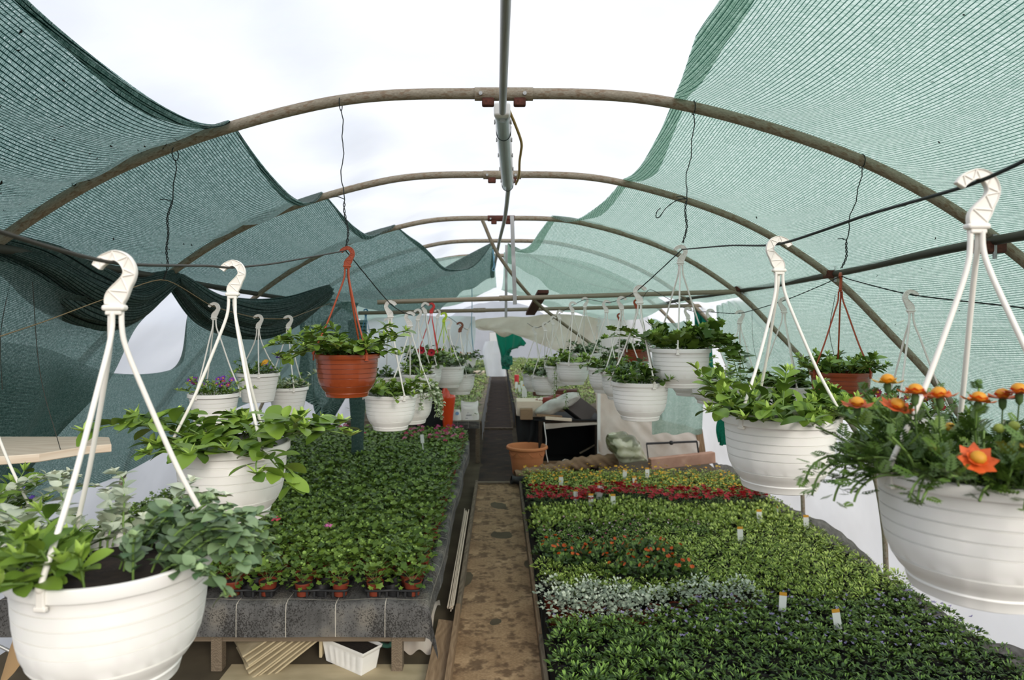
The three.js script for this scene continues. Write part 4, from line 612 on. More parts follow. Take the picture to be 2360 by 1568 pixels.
{
  const protos = geraniums.map((g) => potted('ivy_geranium', 'young ivy geranium in a small reddish pot on the left bench', 'potted plant', 'ivy geraniums standing close on the left bench', g));
  const spots = [];
  for (let r = 0; r < 46; r++) for (let c = 0; c < 18; c++) { const tray = Math.floor(c / 3), x = r < 3 ? BX - 0.12 - tray * 0.49 - (c % 3) * 0.125 - (r % 2) * 0.035 : BX - 0.11 - c * 0.156 - (r % 2) * 0.07, z = BF - 0.10 - r * 0.132 - Math.floor(r / 3) * 0.012; if (r < 2 && c % 3 === 1) continue; spots.push([x + rr(-0.008, 0.008), z + rr(-0.008, 0.008)]); }
  const eye = (p) => Math.hypot(p[0], p[1]); spots.sort((a, b) => eye(a) - eye(b));
  const seen = spots.filter(([x, z]) => x / z < 0.55), first = seen.slice(0, 295), rest = spots.filter((p) => !first.includes(p));
  first.forEach(([x, z], i) => {
    const p = putAt(protos[i % 4].clone(), x, BT + 0.008, z, rr(1.0, 1.22));
    if (z > BF - 0.16) tag(p, 'ivy geranium in the first row of the bench, its reddish pot showing in the tray', null, 'ivy geraniums of the first bench row');
    else if (x > BX - 0.17) tag(p, 'ivy geranium at the bench side nearest the path', null, 'ivy geraniums along the path side of the bench');
  });
  const stuff = thing('ivy_geraniums', 'mass of ivy geraniums filling the back of the left bench', 'potted plants'); stuff.userData.kind = 'stuff';
  geraniums.forEach((g, k) => { const own = rest.filter((_, i) => i % 4 === k), inst = new THREE.InstancedMesh(g.leaves, M.foliage, own.length), pots = new THREE.InstancedMesh(smallPot, M.potRed, own.length); inst.name = 'foliage'; pots.name = 'pots'; inst.castShadow = inst.receiveShadow = true;
    own.forEach(([x, z], i) => { const s = rr(1.0, 1.22), m = new THREE.Matrix4().makeRotationY(rr(0, 6.28)).scale(V(s, s, s)).setPosition(x, BT + 0.008, z); inst.setMatrixAt(i, m); pots.setMatrixAt(i, m); }); stuff.add(inst, pots); inst.userData.kind = pots.userData.kind = 'stuff'; });
  // carry trays: the front row and the row along the path
  const cup = lathe([[0.030, 0], [0.044, 0.0], [0.052, 0.050]], 12), cells = [];
  for (const [x, z] of [[-0.125, 0], [0.125, 0], [0, 0.0], [-0.125, -0.13], [0.125, -0.13], [0, -0.13], [-0.125, -0.26], [0.125, -0.26], [0, -0.26]]) { cells.push(cup.clone().translate(x, 0.002, z)); }
  const rimPts = [[-0.19, 0.062, 0.03], [-0.16, 0.062, 0.062], [-0.06, 0.062, 0.060], [0, 0.062, 0.05], [0.06, 0.062, 0.060], [0.16, 0.062, 0.062], [0.19, 0.062, 0.03], [0.19, 0.062, -0.29], [0.16, 0.062, -0.32], [-0.16, 0.062, -0.32], [-0.19, 0.062, -0.29]].map(([x, y, z]) => [x, 0.052, z]);
  const rim = tube(rimPts, 0.0085, 6, 80, true, 0.3), wall = [-0.125, 0, 0.125].flatMap((x) => [-0.038, 0.038].map((o) => box(0.014, 0.052, 0.006, x + o, 0.030, 0.054, 0.001)));
  for (let k = 0; k < 6; k++) { const t = thing('plant_tray', ['black carry tray at the bench corner by the path', 'black carry tray second from the bench corner', 'black carry tray third from the bench corner, behind the grey trailing plant'][k] ?? 'black carry tray at the bench front hidden by the large basket', 'tray', [BX - 0.245 - k * 0.49, BT + 0.006, BF - 0.10], 0, 'black carry trays along the bench front'); part('rim', rim, M.black, t); for (const c of cells) part('cup', c, M.black, t); for (const w of wall) part('web', w, M.black, t); }
  for (let k = 0; k < 3; k++) { const t = thing('plant_tray', ['black carry tray at the path edge of the bench, behind the corner tray', 'black carry tray midway along the bench edge', 'black carry tray far along the bench edge near the pink flowers'][k], 'tray', [BX - 0.225, BT + 0.006, [-5.35, -6.6, -9.6][k]]); part('rim', rim, M.black, t); for (const c of cells) part('cup', c, M.black, t); }
  // the few blooms in the bench
  const bloom = (x, z, y, hex, label, s = 1) => { const t = thing('geranium_bloom', label, 'flower', [x, y, z]); t.scale.setScalar(s); part('flower_stem', rod([0, -0.16, 0], [0, 0, 0], 0.0018, 5), M.stem, t); for (let i = 0; i < 7; i++) { const f = part('floret', FG.small, petal(hex), t); const a = i * 0.9, e = i ? 0.022 : 0; f.position.set(Math.cos(a) * e, 0.008 + (i % 3) * 0.006, Math.sin(a) * e); f.rotation.set(rr(-0.6, 1.2), 0, rr(-0.6, 0.6)); f.scale.setScalar(1.35); } };
  const q1 = [-1.837, 0.721, -5.550], q2 = [-1.382, 0.701, -5.450]; bloom(q1[0], q1[2], q1[1], 0xe8566e, 'coral pink geranium bloom above the leaves, left of the mauve one', 1.25); bloom(q2[0], q2[2], q2[1], 0xe07ab8, 'mauve pink geranium bloom above the leaves, near the bench middle', 1.2);
  let k = 0; for (let i = 0; i < 46; i++) { const x = i < 8 ? rr(-2.6, -1.9) : rr(-1.5, -0.5), z = rr(-10.6, -9.2); bloom(x, z, BT + 0.24 + rr(0, 0.06), [0xc22a66, 0xb83472, 0xd8789e][i % 3], 'deep pink bloom at the far end of the left bench', 1.15); tag(scene.children.at(-1), null, null, 'deep pink blooms at the far end of the left bench'); }
  const white = []; for (let i = 0; i < 26; i++) white.push(FG.small.clone().scale(1.2, 1.2, 1.2).translate(rr(-2.6, -1.1), BT + 0.235, rr(-10.2, -8.6))); tag(solo('white_florets', merge(white), petal(0xe8ead8), 'scattered tiny white florets toward the bench end', 'flowers'), null, null, null, 'stuff');
  plantTag([-0.982, 0.880, -8.600], 'white plant label standing alone in the geraniums near the bench end', 0.1, false);
}
function plantTag(p, label, lean = 0, orange = true, s = 1, turn = 0) {
  const t = thing('plant_label', label, 'plant label', p, turn); t.rotation.z = lean; t.rotation.x = -0.12; t.scale.setScalar(s);
  part('card', box(0.045, 0.11, 0.0015, 0, 0, 0, 0.0005), M.paper ??= std({ color: 0xf2f1ec, roughness: 0.6 }), t); if (orange) part('header', box(0.045, 0.020, 0.002, 0, 0.046, 0, 0.0005), M.tagOrange ??= std({ color: 0xe0a02c, roughness: 0.6 }), t);
  part('spike', box(0.012, 0.09, 0.0015, 0, -0.09, 0, 0.0005), M.paper, t);
}
// things under the bench front
{
  const t = thing('planter_box', 'white ribbed rectangular planter box under the bench', 'planter', [-1.02, 0.004, -4.64], -0.62);
  const shell = gridGeo(80, 16, (a, b) => { const per = a * 4, side = Math.min(3, Math.floor(per)), f = per - side, hw = lerp(0.175, 0.205, b), hd = lerp(0.07, 0.085, b), c = [[-hw, hd], [hw, hd], [hw, -hd], [-hw, -hd], [-hw, hd]]; let x = lerp(c[side][0], c[side + 1][0], f), z = lerp(c[side][1], c[side + 1][1], f); const rib = b > 0.1 && b < 0.72 && side % 2 === 0 && f > 0.08 && f < 0.92 ? 0.004 * Math.sign(Math.sin(f * 44)) : 0; if (side === 0) z += rib; if (side === 2) z -= rib; const lip = b > 0.86 ? 1.05 : 1; return [x * lip, b * 0.165, z * lip, a, b]; });
  part('shell', shell, M.white, t); part('bottom', box(0.35, 0.006, 0.14, 0, 0.004, 0), M.white, t); part('soil', box(0.38, 0.01, 0.15, 0, 0.145, 0), M.soil, t);
  const base = solo('floor_sheet', box(1.45, 0.02, 0.62, -1.12, -0.007, -4.33), M.foam, 'pale board lying on the ground under the bench front', 'board');
  for (let i = 0; i < 9; i++) { const b = box(0.62, 0.012, 0.50, 0, 0, 0, 0.003); b.rotateZ(0.42 + i * 0.012).rotateY(0.55 + rr(-0.05, 0.05)).translate(-1.60 + i * 0.012, 0.245 - i * 0.021, -4.86 + i * 0.008); solo('foam_sheet', b, M.foam, 'flat pale foam sheet in the leaning stack under the bench', 'foam sheet', 'foam sheets stacked under the bench'); }
  solo('foam_sheet', box(0.02, 0.34, 0.3, -1.24, 0.2, -4.82), M.foam, 'foam sheet standing upright behind the white planter box', 'foam sheet');
  solo('garden_hose', tube([[-0.86, 0.22, -4.95], [-0.80, 0.30, -4.88], [-0.735, 0.24, -4.80], [-0.73, 0.15, -4.76], [-0.77, 0.08, -4.75], [-0.84, 0.06, -4.8]], 0.016, 10, 50), std({ color: 0x5f9a86, roughness: 0.5 }), 'curl of green garden hose beside the white planter box', 'hose');
  solo('plastic_pipe', tube([[-3.3, 0.34, -4.3], [-3.02, 0.16, -4.35], [-2.9, 0.02, -4.4]], 0.01, 8, 20), M.galv, 'thin grey pipe leaning against the bench leg at left', 'pipe');
  solo('dry_leaf', leafGeo(0.34, 0.14, { fold: 0.5, droop: 0.5 }).rotateX(3.1).translate(-3.05, 0.42, -4.28), std({ color: 0x9a7d58, roughness: 0.9 }), 'curled dry brown leaf hanging by the bench leg', 'leaf');
  solo('cloth_heap', (() => { const g = gridGeo(30, 20, (a, b) => [lerp(-0.72, -0.48, a), 0.03 + 0.22 * Math.pow(Math.sin(Math.PI * b), 0.7) * (0.7 + 0.3 * Math.sin(a * 3)) + 0.02 * Math.sin(a * 12 + b * 9), lerp(-4.75, -5.5, b)]); return g; })(), M.beige, 'crumpled dusty sheet under the bench corner', 'sheet');
}
// ---------- right bed ----------
{
  struct('bed_soil', box(3.2, 0.06, 7.4, 1.92, 0.025, -6.4, 0.005), M.soil);
  solo('bed_liner', gridGeo(4, 80, (a, b) => [0.318 + 0.03 * a + 0.008 * Math.sin(b * 40), lerp(0.02, 0.13, 1 - a) + 0.01 * Math.sin(b * 23), lerp(-3.0, -9.7, b), a, b * 12]), M.clothBlack, 'black plastic liner along the edge of the right bed', 'liner');
  const ball = (n, R, Hh, kind, pal, size, y0 = 0.09, up = [0.1, 1.4]) => { const L = []; for (let i = 0; i < n; i++) { const a = i * 2.4 + rr(-0.5, 0.5), k = Math.sqrt((i + 0.5) / n), r = R * 1.08 * k, y = y0 + Hh * (1 - k * k * 0.7) * rr(0.55, 1.0); L.push(orient(V(Math.cos(a) * r, y, Math.sin(a) * r), V(Math.cos(a) + rr(-0.7, 0.7), rr(...up), Math.sin(a) + rr(-0.7, 0.7)), rr(-1, 1), rr(...size), LG[kind][(rnd() * LG[kind].length) | 0], Math.pow(rnd(), 1.4))); } for (let i = 0; i < n / 6; i++) { const a = rnd() * 6.28, r = R * 0.7 * Math.sqrt(rnd()); L.push(Object.assign(orient(V(Math.cos(a) * r, y0 + Hh * 0.95, Math.sin(a) * r), V(Math.cos(a), 1.6, Math.sin(a)), 0, rr(...size) * 0.7, LG[kind][0], rnd()), { tip: 1 })); } return { leaves: mergeLeaves(L, PAL[pal]) }; };
  const head = (R, n, y, geo, hexes, s = 1, eye) => (t) => { for (let i = 0; i < n; i++) { const a = rnd() * 6.28, r = R * Math.sqrt(rnd()); const f = part('flower', geo, petal(hexes[(rnd() * hexes.length) | 0]), t); f.position.set(Math.cos(a) * r, y + rr(-0.015, 0.02), Math.sin(a) * r); f.rotation.set(rr(-0.1, 0.9), 0, rr(-0.4, 0.4)); f.scale.setScalar(s * rr(0.85, 1.15)); } };
  const K = {
    verbena: { geos: [0, 1, 2].map(() => ball(86, 0.10, 0.095, 'lance', 'deep', [0.75, 1.15])), label: 'broad-leaved green bedding plant at the front corner of the bed by the path', group: 'broad-leaved plants in the front corner' },
    tomato: { geos: [0, 1].map(() => ball(53, 0.11, 0.07, 'lance', 'deep', [0.6, 1.0])), label: 'dark seedling with narrow leaves at the very front of the bed', group: 'narrow-leaved seedlings at the bed front' },
    lobelia: { geos: [0, 1, 2].map(() => ball(93, 0.085, 0.075, 'small', 'ger', [1.3, 1.9])), fl: head(0.08, 2, 0.188, FG.head, [0xa79cc8, 0xb8acd6, 0xcfc2de], 0.6), label: 'small dark bushy plant with lilac florets in the right bed', group: 'lilac-flowered plants in the right bed' },
    licorice: { geos: [0, 1, 2].map(() => ball(80, 0.115, 0.16, 'round', 'silver', [0.7, 1.05])), label: 'silvery variegated plant in a reddish pot in the right bed', group: 'silvery plants in a row across the bed', sparse: true },
    aster: { geos: [0, 1].map(() => ball(93, 0.095, 0.08, 'small', 'bright', [1.2, 1.7], 0.10, [0.6, 1.6])), label: 'fine-leaved light green seedling behind the silvery plants', group: 'fine-leaved seedlings behind the silvery row' },
    marigold: { geos: [0, 1].map(() => ball(40, 0.10, 0.11, 'frond', 'deep', [0.7, 1.1])), fl: head(0.08, 3, 0.235, FG.marigold, [0xe2601a, 0xd9531a, 0xea7a20], 1.0), label: 'feathery marigold with orange blooms in the right bed', group: 'orange marigolds in the right bed' },
    petunia: { geos: [0, 1, 2].map(() => ball(84, 0.10, 0.085, 'lance', 'bright', [0.6, 0.95])), label: 'leafy light green seedling at the outer side of the right bed', group: 'light green seedlings toward the right wall' },
    pink: { geos: [0, 1].map(() => ball(93, 0.09, 0.085, 'small', 'green', [1.1, 1.6])), fl: head(0.08, 2, 0.215, FG.small, [0xe6d3e0, 0xd98ab0, 0xb02458], 1.5), label: 'small plant with pale pink and crimson florets in the bed', group: 'pink-flowered plants across the bed' },
    fern: { geos: [0, 1].map(() => ball(46, 0.10, 0.09, 'frond', 'bright', [0.7, 1.0])), label: 'ferny green plant in front of the red flower row', group: 'ferny plants before the red flowers' },
    red: { geos: [0, 1].map(() => ball(68, 0.09, 0.075, 'small', 'deep', [1.1, 1.6])), fl: head(0.10, 14, 0.232, FG.small, [0xb01220, 0xd01c28, 0x9a101e], 2.5), label: 'plant covered in red flowers in the red row of the bed', group: 'red-flowered plants in a row' },
    yellow: { geos: [0, 1, 2].map(() => ball(68, 0.10, 0.09, 'small', 'bright', [1.2, 1.8])), fl: head(0.09, 3, 0.23, FG.small, [0xe8c022, 0xe0a428, 0xd88a3a], 1.9), label: 'green plant dotted with yellow flowers at the back of the bed', group: 'yellow-flowered plants at the back of the bed' },
    plain: { geos: [0, 1].map(() => ball(68, 0.10, 0.085, 'small', 'bright', [1.3, 1.9])), label: 'flowerless light green plant between red and yellow flowers', group: 'flowerless light green plants at the back' },
  };
  for (const [k, q] of Object.entries(K)) q.protos = q.geos.map((g) => { const t = potted(k === 'petunia' ? 'petunia_seedling' : { verbena: 'verbena_plant', tomato: 'tomato_seedling', lobelia: 'ageratum_plant', licorice: 'licorice_plant', aster: 'aster_seedling', marigold: 'marigold_plant', pink: 'daisy_plant', fern: 'fern_leaf_plant', red: 'red_bedding_plant', yellow: 'yellow_bedding_plant', plain: 'green_bedding_plant' }[k], q.label, 'potted plant', q.group, g, k === 'licorice' ? M.potRed : M.black); q.fl?.(t); return t; });
  const kindAt = (x, d) => {
    const w = d + 0.12 * Math.sin(x * 3.1) + 0.05 * Math.sin(x * 7);
    if (d < 4.78 && x < 1.02 + (4.78 - d) * 0.25) return 'verbena';
    if (w < 4.42) return 'tomato';
    if (w < 5.0 + 0.35 * smooth(x, 1.6, 2.2)) return x < 0.55 && d > 4.9 ? 'licorice' : 'lobelia';
    if (d < 5.42 && x < 2.0) return 'licorice';
    if (d < 5.95 && x < 0.95) return 'aster';
    if (d > 5.6 && d < 6.45 && x > 0.42 && x < 1.62) return 'marigold';
    if (w < 6.9 && x > 1.5) return d < 5.9 && x > 2.1 && x < 2.6 ? 'aster' : 'petunia';
    if (w < 6.3) return 'petunia';
    if (w < 7.2) return x < 2.2 ? 'pink' : 'petunia';
    if (w < 8.0) return 'fern';
    if (w < 8.5) return 'red';
    if (w < 8.8) return x < 1.3 ? 'plain' : 'yellow';
    return rnd() < 0.7 ? 'yellow' : 'plain';
  };
  let n = 0;
  for (let r = 0; ; r++) {
    const d = 3.72 + r * 0.142; if (d > 9.75) break;
    for (let c = 0; c < 22; c++) {
      const x = 0.43 + c * 0.148 + (r % 2) * 0.06 + rr(-0.018, 0.018), dd = d + rr(-0.018, 0.018), out = x / dd > 0.86 || dd < 3.75 || x > 3.38;      // past the frame, or past the wall
      if (out) continue;
      const k = kindAt(x, dd), q = K[k];
      if (k === 'licorice' && rnd() < 0.12) continue;
      if (rnd() < 0.015) continue;
      putAt(q.protos[n++ % q.protos.length].clone(), x, 0.056, -dd, rr(0.95, 1.12));
    }
  }
  const tags = [[[1.757, 0.260, -9.390], 'white card leaning among yellow flowers, tallest at the back', -0.1],[[1.252, 0.259, -8.330], 'large blank white card leaning right before the red row', -0.25],[[0.828, 0.261, -8.970], 'narrow label with orange top near the bed edge, back', 0],[[2.083, 0.261, -9.440], 'slim label right of the tall back card', 0],[[1.801, 0.261, -8.920], 'slim label below the tall back card', 0.1],[[0.936, 0.260, -8.200], 'slim label beside the leftmost red flowers', 0],[[1.245, 0.261, -8.500], 'orange topped label half behind the leaning white card', 0],[[1.094, 0.260, -8.000], 'thin stake label in the gap of the red row', 0],[[1.354, 0.260, -7.980], 'thin stake label starting the right half of the red row', 0],[[2.830, 0.261, -7.310], 'orange topped label at the outer end of the red row', 0],[[2.400, 0.261, -6.690], 'upright white label with orange top in the pale seedlings', 0],[[3.086, 0.259, -7.450], 'edge-on label farthest toward the right wall', 0],[[3.243, 0.261, -7.100], 'orange topped label right beside a wall post', 0],[[2.131, 0.262, -5.050], 'white label with orange top nearest the silvery row', -0.1],[[2.392, 0.259, -4.760], 'tall white label with orange top nearest the front right', 0.1]];
  for (const [p, label, lean] of tags) { const big = /large blank/.test(label); plantTag(p, label, lean, !big, big ? 1.5 : 1.25, /edge-on/.test(label) ? 1.4 : 0); }
  const t = thing('plant_tray', 'black carry tray under the silvery plants at the bed edge', 'tray', [0.56, 0.05, -4.93]); part('rim', tube([[-0.19, 0.062, 0.03], [-0.16, 0.062, 0.062], [0.16, 0.062, 0.062], [0.19, 0.062, 0.03], [0.19, 0.062, -0.2], [-0.19, 0.062, -0.2]], 0.006, 6, 60, true, 0.3), M.black, t); part('front_wall', box(0.36, 0.05, 0.005, 0, 0.03, 0.058, 0.001), M.black, t);
}
// right wall: film skirt with mildew, uprights
{
  const g = gridGeo(200, 10, (a, b) => { const d = lerp(3.0, 10.6, a); return [3.40 - 0.05 * b + 0.015 * Math.sin(d * 3), lerp(0.02, 0.10 + 0.24 * clamp(fbm(N1, d * 0.13, 0.3, 8, 4) * 1.6 - 0.25, 0.1, 1), b), -d, d * 2, b]; });
  solo('mildew_strip', g, phys({ map: tex(256, (u, v) => mixc([0.42, 0.40, 0.38], [0.72, 0.70, 0.68], fbm(N2, u, v, 8, 4))), transmission: 0.5, roughness: 1, thickness: 0 }), 'dirty grey mildewed strip along the foot of the right film wall', 'film strip');
}
// ---------- behind the right bed ----------
{
  const p = thing('terracotta_planter', 'large empty terracotta planter standing at the end of the path', 'planter', [0.44, 0.005, -10.55]);
  part('bowl', lathe([[0, 0], [0.215, 0], [0.225, 0.01], [0.262, 0.27], [0.264, 0.275], [0.268, 0.277], [0.284, 0.375], [0.282, 0.385], [0.315, 0.39], [0.325, 0.40], [0.326, 0.425], [0.318, 0.437], [0.295, 0.437], [0.285, 0.41], [0.22, 0.05], [0, 0.04]], 56), M.clay, p);
  for (let i = 0; i < 10; i++) { const a = i * 0.628, q = []; for (let k = 0; k <= 6; k++) { const b = a - 0.25 + k * 0.083, r = 0.280 - 0.006 * 0; q.push([Math.cos(b) * r, 0.355 - 0.05 * Math.sin(k / 6 * Math.PI), Math.sin(b) * r]); } part('swag', tube(q, 0.006, 5, 14), M.clay, p); }
  part('soil', lathe([[0, 0.33], [0.262, 0.33]], 24), M.soil, p);
  const roll = (pts, r, m, label) => solo('cloth_roll', (() => { const g = tube(pts, r, 18, 60), q = g.attributes.position, n = g.attributes.normal; for (let i = 0; i < q.count; i++) { const k = 0.25 * r * Math.sin(q.getX(i) * 31 + q.getY(i) * 50) * Math.sin(q.getX(i) * 13); q.setXYZ(i, q.getX(i) + n.getX(i) * k, q.getY(i) + n.getY(i) * k, q.getZ(i) + n.getZ(i) * k); } g.computeVertexNormals(); return g; })(), m, label, 'rolled cloth');
  M.dusty = std({ map: tex(256, (u, v) => mixc([0.40, 0.31, 0.23], [0.66, 0.55, 0.44], fbm(N2, u, v, 8, 5))), roughness: 0.95 });
  roll([[0.241, 0.107, -9.850], [0.511, 0.146, -9.900], [0.839, 0.182, -10.000], [1.283, 0.238, -10.200], [1.794, 0.270, -10.300]], 0.10, M.dusty, 'dusty rolled cloth lying behind the bed beside the terracotta planter');
  roll([[0.176, 0.099, -9.720], [0.315, 0.079, -9.750], [0.491, 0.054, -9.750]], 0.055, M.black, 'short black rolled liner at the bed corner');
  solo('low_wall', bar([2.306, 0.204, -10.300], [3.353, 0.270, -10.500], 0.12, 0.17), std({ map: tex(128, (u, v) => mixc([0.66, 0.50, 0.42], [0.80, 0.65, 0.56], fbm(N1, u, v, 8, 4))), roughness: 0.9 }), 'pinkish low kerb behind the right bed', 'kerb');
  solo('plastic_sheet', sheet([[[0.897, 0.230, -10.300], [1.063, 0.270, -10.300], [1.329, 0.297, -10.300], [1.475, 0.257, -10.300]], [[0.921, 0.185, -10.200], [1.080, 0.209, -10.150], [1.316, 0.251, -10.200], [1.442, 0.254, -10.250]]], 20, 10, (a, b) => 0.03 * Math.sin(a * 19 + b * 4)), M.beige, 'small crumpled pale sheet on the rolled cloth', 'plastic sheet');
  // dark timber crate with an open front
  const c = thing('timber_crate', 'big dark timber crate with open front behind the bed', 'crate', [0, 0, 0]);
  const A = 0.66, B = 1.56, Y0 = 0.12, Y1 = 0.80, F = 10.75, Kb = 11.7;
  for (const x of [A, B]) part('upright', bar([x, 0, -F], [x, Y1, -F], 0.06, 0.06), M.woodDark ??= std({ map: M.woodGrey.map, color: 0x6a5a4a, roughness: 0.9 }), c);
  part('bottom_rail', bar([A, Y0, -F], [B, Y0, -F], 0.06, 0.07), M.wood, c); part('top_rail', bar([A, Y1 - 0.03, -F], [B, Y1 - 0.03, -F], 0.05, 0.06), M.woodDark, c);
  part('back_wall', box(B - A, Y1, 0.02, (A + B) / 2, Y1 / 2, -Kb), M.clothBlack, c); for (const x of [A - 0.04, B + 0.01]) part('side_wall', box(0.02, Y1, Kb - F - 0.04, x, Y1 / 2, -(F + Kb) / 2 - 0.03), M.clothBlack, c);
  part('lid', box(B - A + 0.2, 0.02, Kb - F, (A + B) / 2, Y1 + 0.01, -(F + Kb) / 2), M.clothBlack, c); part('floor_board', box(B - A - 0.05, 0.03, Kb - F - 0.1, (A + B) / 2, 0.06, -(F + Kb) / 2 - 0.03), M.clothBlack, c);
  part('slat', bar([1.308, 0.254, -10.900], [1.603, 0.416, -10.900], 0.04, 0.02), M.woodGrey, c);
  part('valance', sheet([[[0.729, 0.768, -10.660], [1.100, 0.782, -10.660], [1.554, 0.789, -10.660]], [[0.743, 0.679, -10.660], [1.100, 0.720, -10.660], [1.554, 0.754, -10.660]]], 20, 4, (a) => 0.01 * Math.sin(a * 16)), M.beige, c);
  solo('white_string', tube([[0.711, 0.798, -10.600], [0.730, 0.623, -10.580], [0.745, 0.517, -10.600], [0.739, 0.346, -10.600], [0.769, 0.179, -10.550]], 0.008, 6, 40), M.white, 'white cord hanging down the corner of the timber crate', 'cord');
  solo('black_net', sheet([[[0.267, 0.866, -10.900], [0.492, 0.824, -10.900], [0.711, 0.782, -10.800]], [[0.281, 0.571, -10.900], [0.504, 0.551, -10.850], [0.672, 0.509, -10.850]], [[0.323, 0.360, -10.900], [0.457, 0.360, -10.900], [0.579, 0.351, -10.950]]], 30, 20, (a, b) => 0.03 * Math.sin(a * 18 + b * 3)), M.clothBlack, 'black mesh sheet hanging behind the terracotta planter', 'net');
  solo('wooden_box', box(0.42, 0.26, 0.5, 0.50, 0.96, -11.2, 0.01), M.woodPale, 'pale wooden box left of the grey bag', 'box');
  solo('wooden_block', box(0.20, 0.17, 0.16, 0.44, 0.90, -10.84, 0.008), M.wood, 'short timber block in front of the pale wooden box', 'wood');
  solo('timber_batten', bar([0.596, 0.894, -10.750], [1.010, 0.859, -10.800], 0.06, 0.035), M.wood, 'upper timber batten lying before the grey bag', 'wood');
  solo('timber_batten', bar([0.737, 0.855, -10.680], [1.155, 0.822, -10.720], 0.07, 0.045), M.woodPale, 'lower paler timber batten on the crate lid', 'wood');
  // seed crate with round holes, tipped
  const k = thing('hole_tray', 'tipped dark tray with round holes leaning on the grey bag', 'tray', [1.29, 1.0, -11.0]);
  const sh = new THREE.Shape(); sh.moveTo(-0.23, -0.16); sh.lineTo(0.23, -0.16); sh.lineTo(0.23, 0.16); sh.lineTo(-0.23, 0.16); for (let i = 0; i < 4; i++) for (let j = 0; j < 3; j++) { const h = new THREE.Path(); h.absarc(-0.165 + i * 0.11, -0.10 + j * 0.10, 0.026, 0, 7); sh.holes.push(h); }
  part('plate', new THREE.ExtrudeGeometry(sh, { depth: 0.012, bevelEnabled: true, bevelSize: 0.003, bevelThickness: 0.003, bevelSegments: 1, curveSegments: 10 }), std({ color: 0x3f3632, roughness: 0.6 }), k);
  for (const [w, h, x, y] of [[0.46, 0.012, 0, -0.16], [0.46, 0.012, 0, 0.16], [0.012, 0.32, -0.23, 0], [0.012, 0.32, 0.23, 0]]) part('side', box(w, h, 0.09, x, y, -0.05, 0.002), M.black, k);
  k.rotation.set(-0.55, 0.25, -0.62); k.position.set(1.31, 0.99, -10.9);
  // grey bag and the brown one under it
  const bagGeo = (L, w, h) => gridGeo(40, 24, (a, b) => { const x = (a - 0.5) * L, th = b * 2 * Math.PI, e = Math.pow(Math.sin(Math.PI * clamp(a * 0.96 + 0.02, 0, 1)), 0.35), r = 1 + 0.09 * Math.sin(a * 14 + th * 2) + 0.06 * Math.sin(th * 5 + a * 9); return [x, Math.sin(th) * h * e * r, Math.cos(th) * w * e * r, a, b]; });
  const g1 = solo('fertiliser_bag', bagGeo(0.78, 0.16, 0.11), std({ map: tex(128, (u, v) => mixc([0.62, 0.61, 0.58], [0.86, 0.85, 0.82], fbm(N1, u, v, 6, 4))), roughness: 0.45 }), 'crumpled silver grey bag lying slanted on the crate', 'bag'); g1.position.set(...[0.945, 1.055, -10.850]); g1.rotation.z = 0.42; g1.rotation.y = -0.2;
  const g2 = solo('fertiliser_bag', bagGeo(0.62, 0.12, 0.08), std({ map: tex(128, (u, v) => (fbm(N2, u, v, 6, 3) > 0.62 ? [0.9, 0.87, 0.8] : mixc([0.36, 0.10, 0.07], [0.58, 0.19, 0.10], fbm(N1, u, v, 6, 4)))), roughness: 0.45 }), 'red-brown printed bag tucked under the silver grey bag', 'bag'); g2.position.set(...[0.806, 1.070, -11.150]); g2.rotation.z = 0.2;
  solo('pallet_board', box(0.8, 0.10, 0.3, 1.0, 1.14, -11.9, 0.01), M.rust, 'reddish board edge behind the bags', 'board');
  // beige low cover on a white post
  solo('white_post', bar([1.576, 1.267, -10.620], [1.576, 0.233, -10.620], 0.05, 0.03), M.white, 'white upright batten at the edge of the beige cover', 'post');
  solo('beige_cover', sheet([[[1.527, 1.263, -10.660], [1.864, 1.239, -10.700], [2.209, 1.052, -10.700], [2.648, 0.810, -10.800], [3.249, 0.641, -10.900]], [[1.551, 0.922, -10.640], [1.918, 0.856, -10.620], [2.325, 0.722, -10.600], [2.735, 0.620, -10.600], [3.204, 0.526, -10.750]], [[1.562, 0.582, -10.620], [1.911, 0.555, -10.580], [2.382, 0.424, -10.550], [2.791, 0.390, -10.550], [3.161, 0.371, -10.650]], [[1.573, 0.223, -10.600], [1.976, 0.218, -10.560], [2.375, 0.198, -10.520], [2.783, 0.212, -10.520], [3.117, 0.247, -10.550]]], 70, 50, (a, b) => 0.022 * Math.sin((a - b * 0.55) * 34) * Math.exp(-Math.abs(a - 0.3) * 1.5) + 0.008 * Math.sin(a * 61 + b * 13)), M.beige, 'dusty beige sheet draped over a low frame behind the bed', 'plastic sheet');
  const fr = thing('plastic_rail', 'black rail pressed against the beige cover', 'frame', [0, 0, 0]);
  part('bar', rod([2.292, 0.489, -10.450], [3.089, 0.514, -10.500], 0.017, 10), M.black, fr); part('joint', new THREE.SphereGeometry(0.035, 12, 8).translate(...[2.682, 0.499, -10.470]), M.black, fr); part('upright', rod([3.089, 0.514, -10.500], [3.123, 0.284, -10.500], 0.013, 8), M.black, fr); part('upright', rod([2.292, 0.489, -10.450], [2.319, 0.253, -10.450], 0.009, 8), M.black, fr);
  solo('timber_post', bar([3.190, 0.665, -10.750], [3.253, 0.221, -10.750], 0.11, 0.06), M.wood, 'squat timber post at the right end of the beige cover', 'post');
  // clear sack with pale and dark green stuff inside
  const sackT = tex(256, (u, v) => { const n = fbm(N1, u, v, 5, 4), m = fbm(N2, u + 0.2, v, 9, 3); return mixc(mixc([0.74, 0.74, 0.60], [0.92, 0.93, 0.86], m), mixc([0.34, 0.36, 0.25], [0.52, 0.53, 0.38], m), smooth(n + 0.25 * (0.35 - u), 0.50, 0.62) * 0.85); });
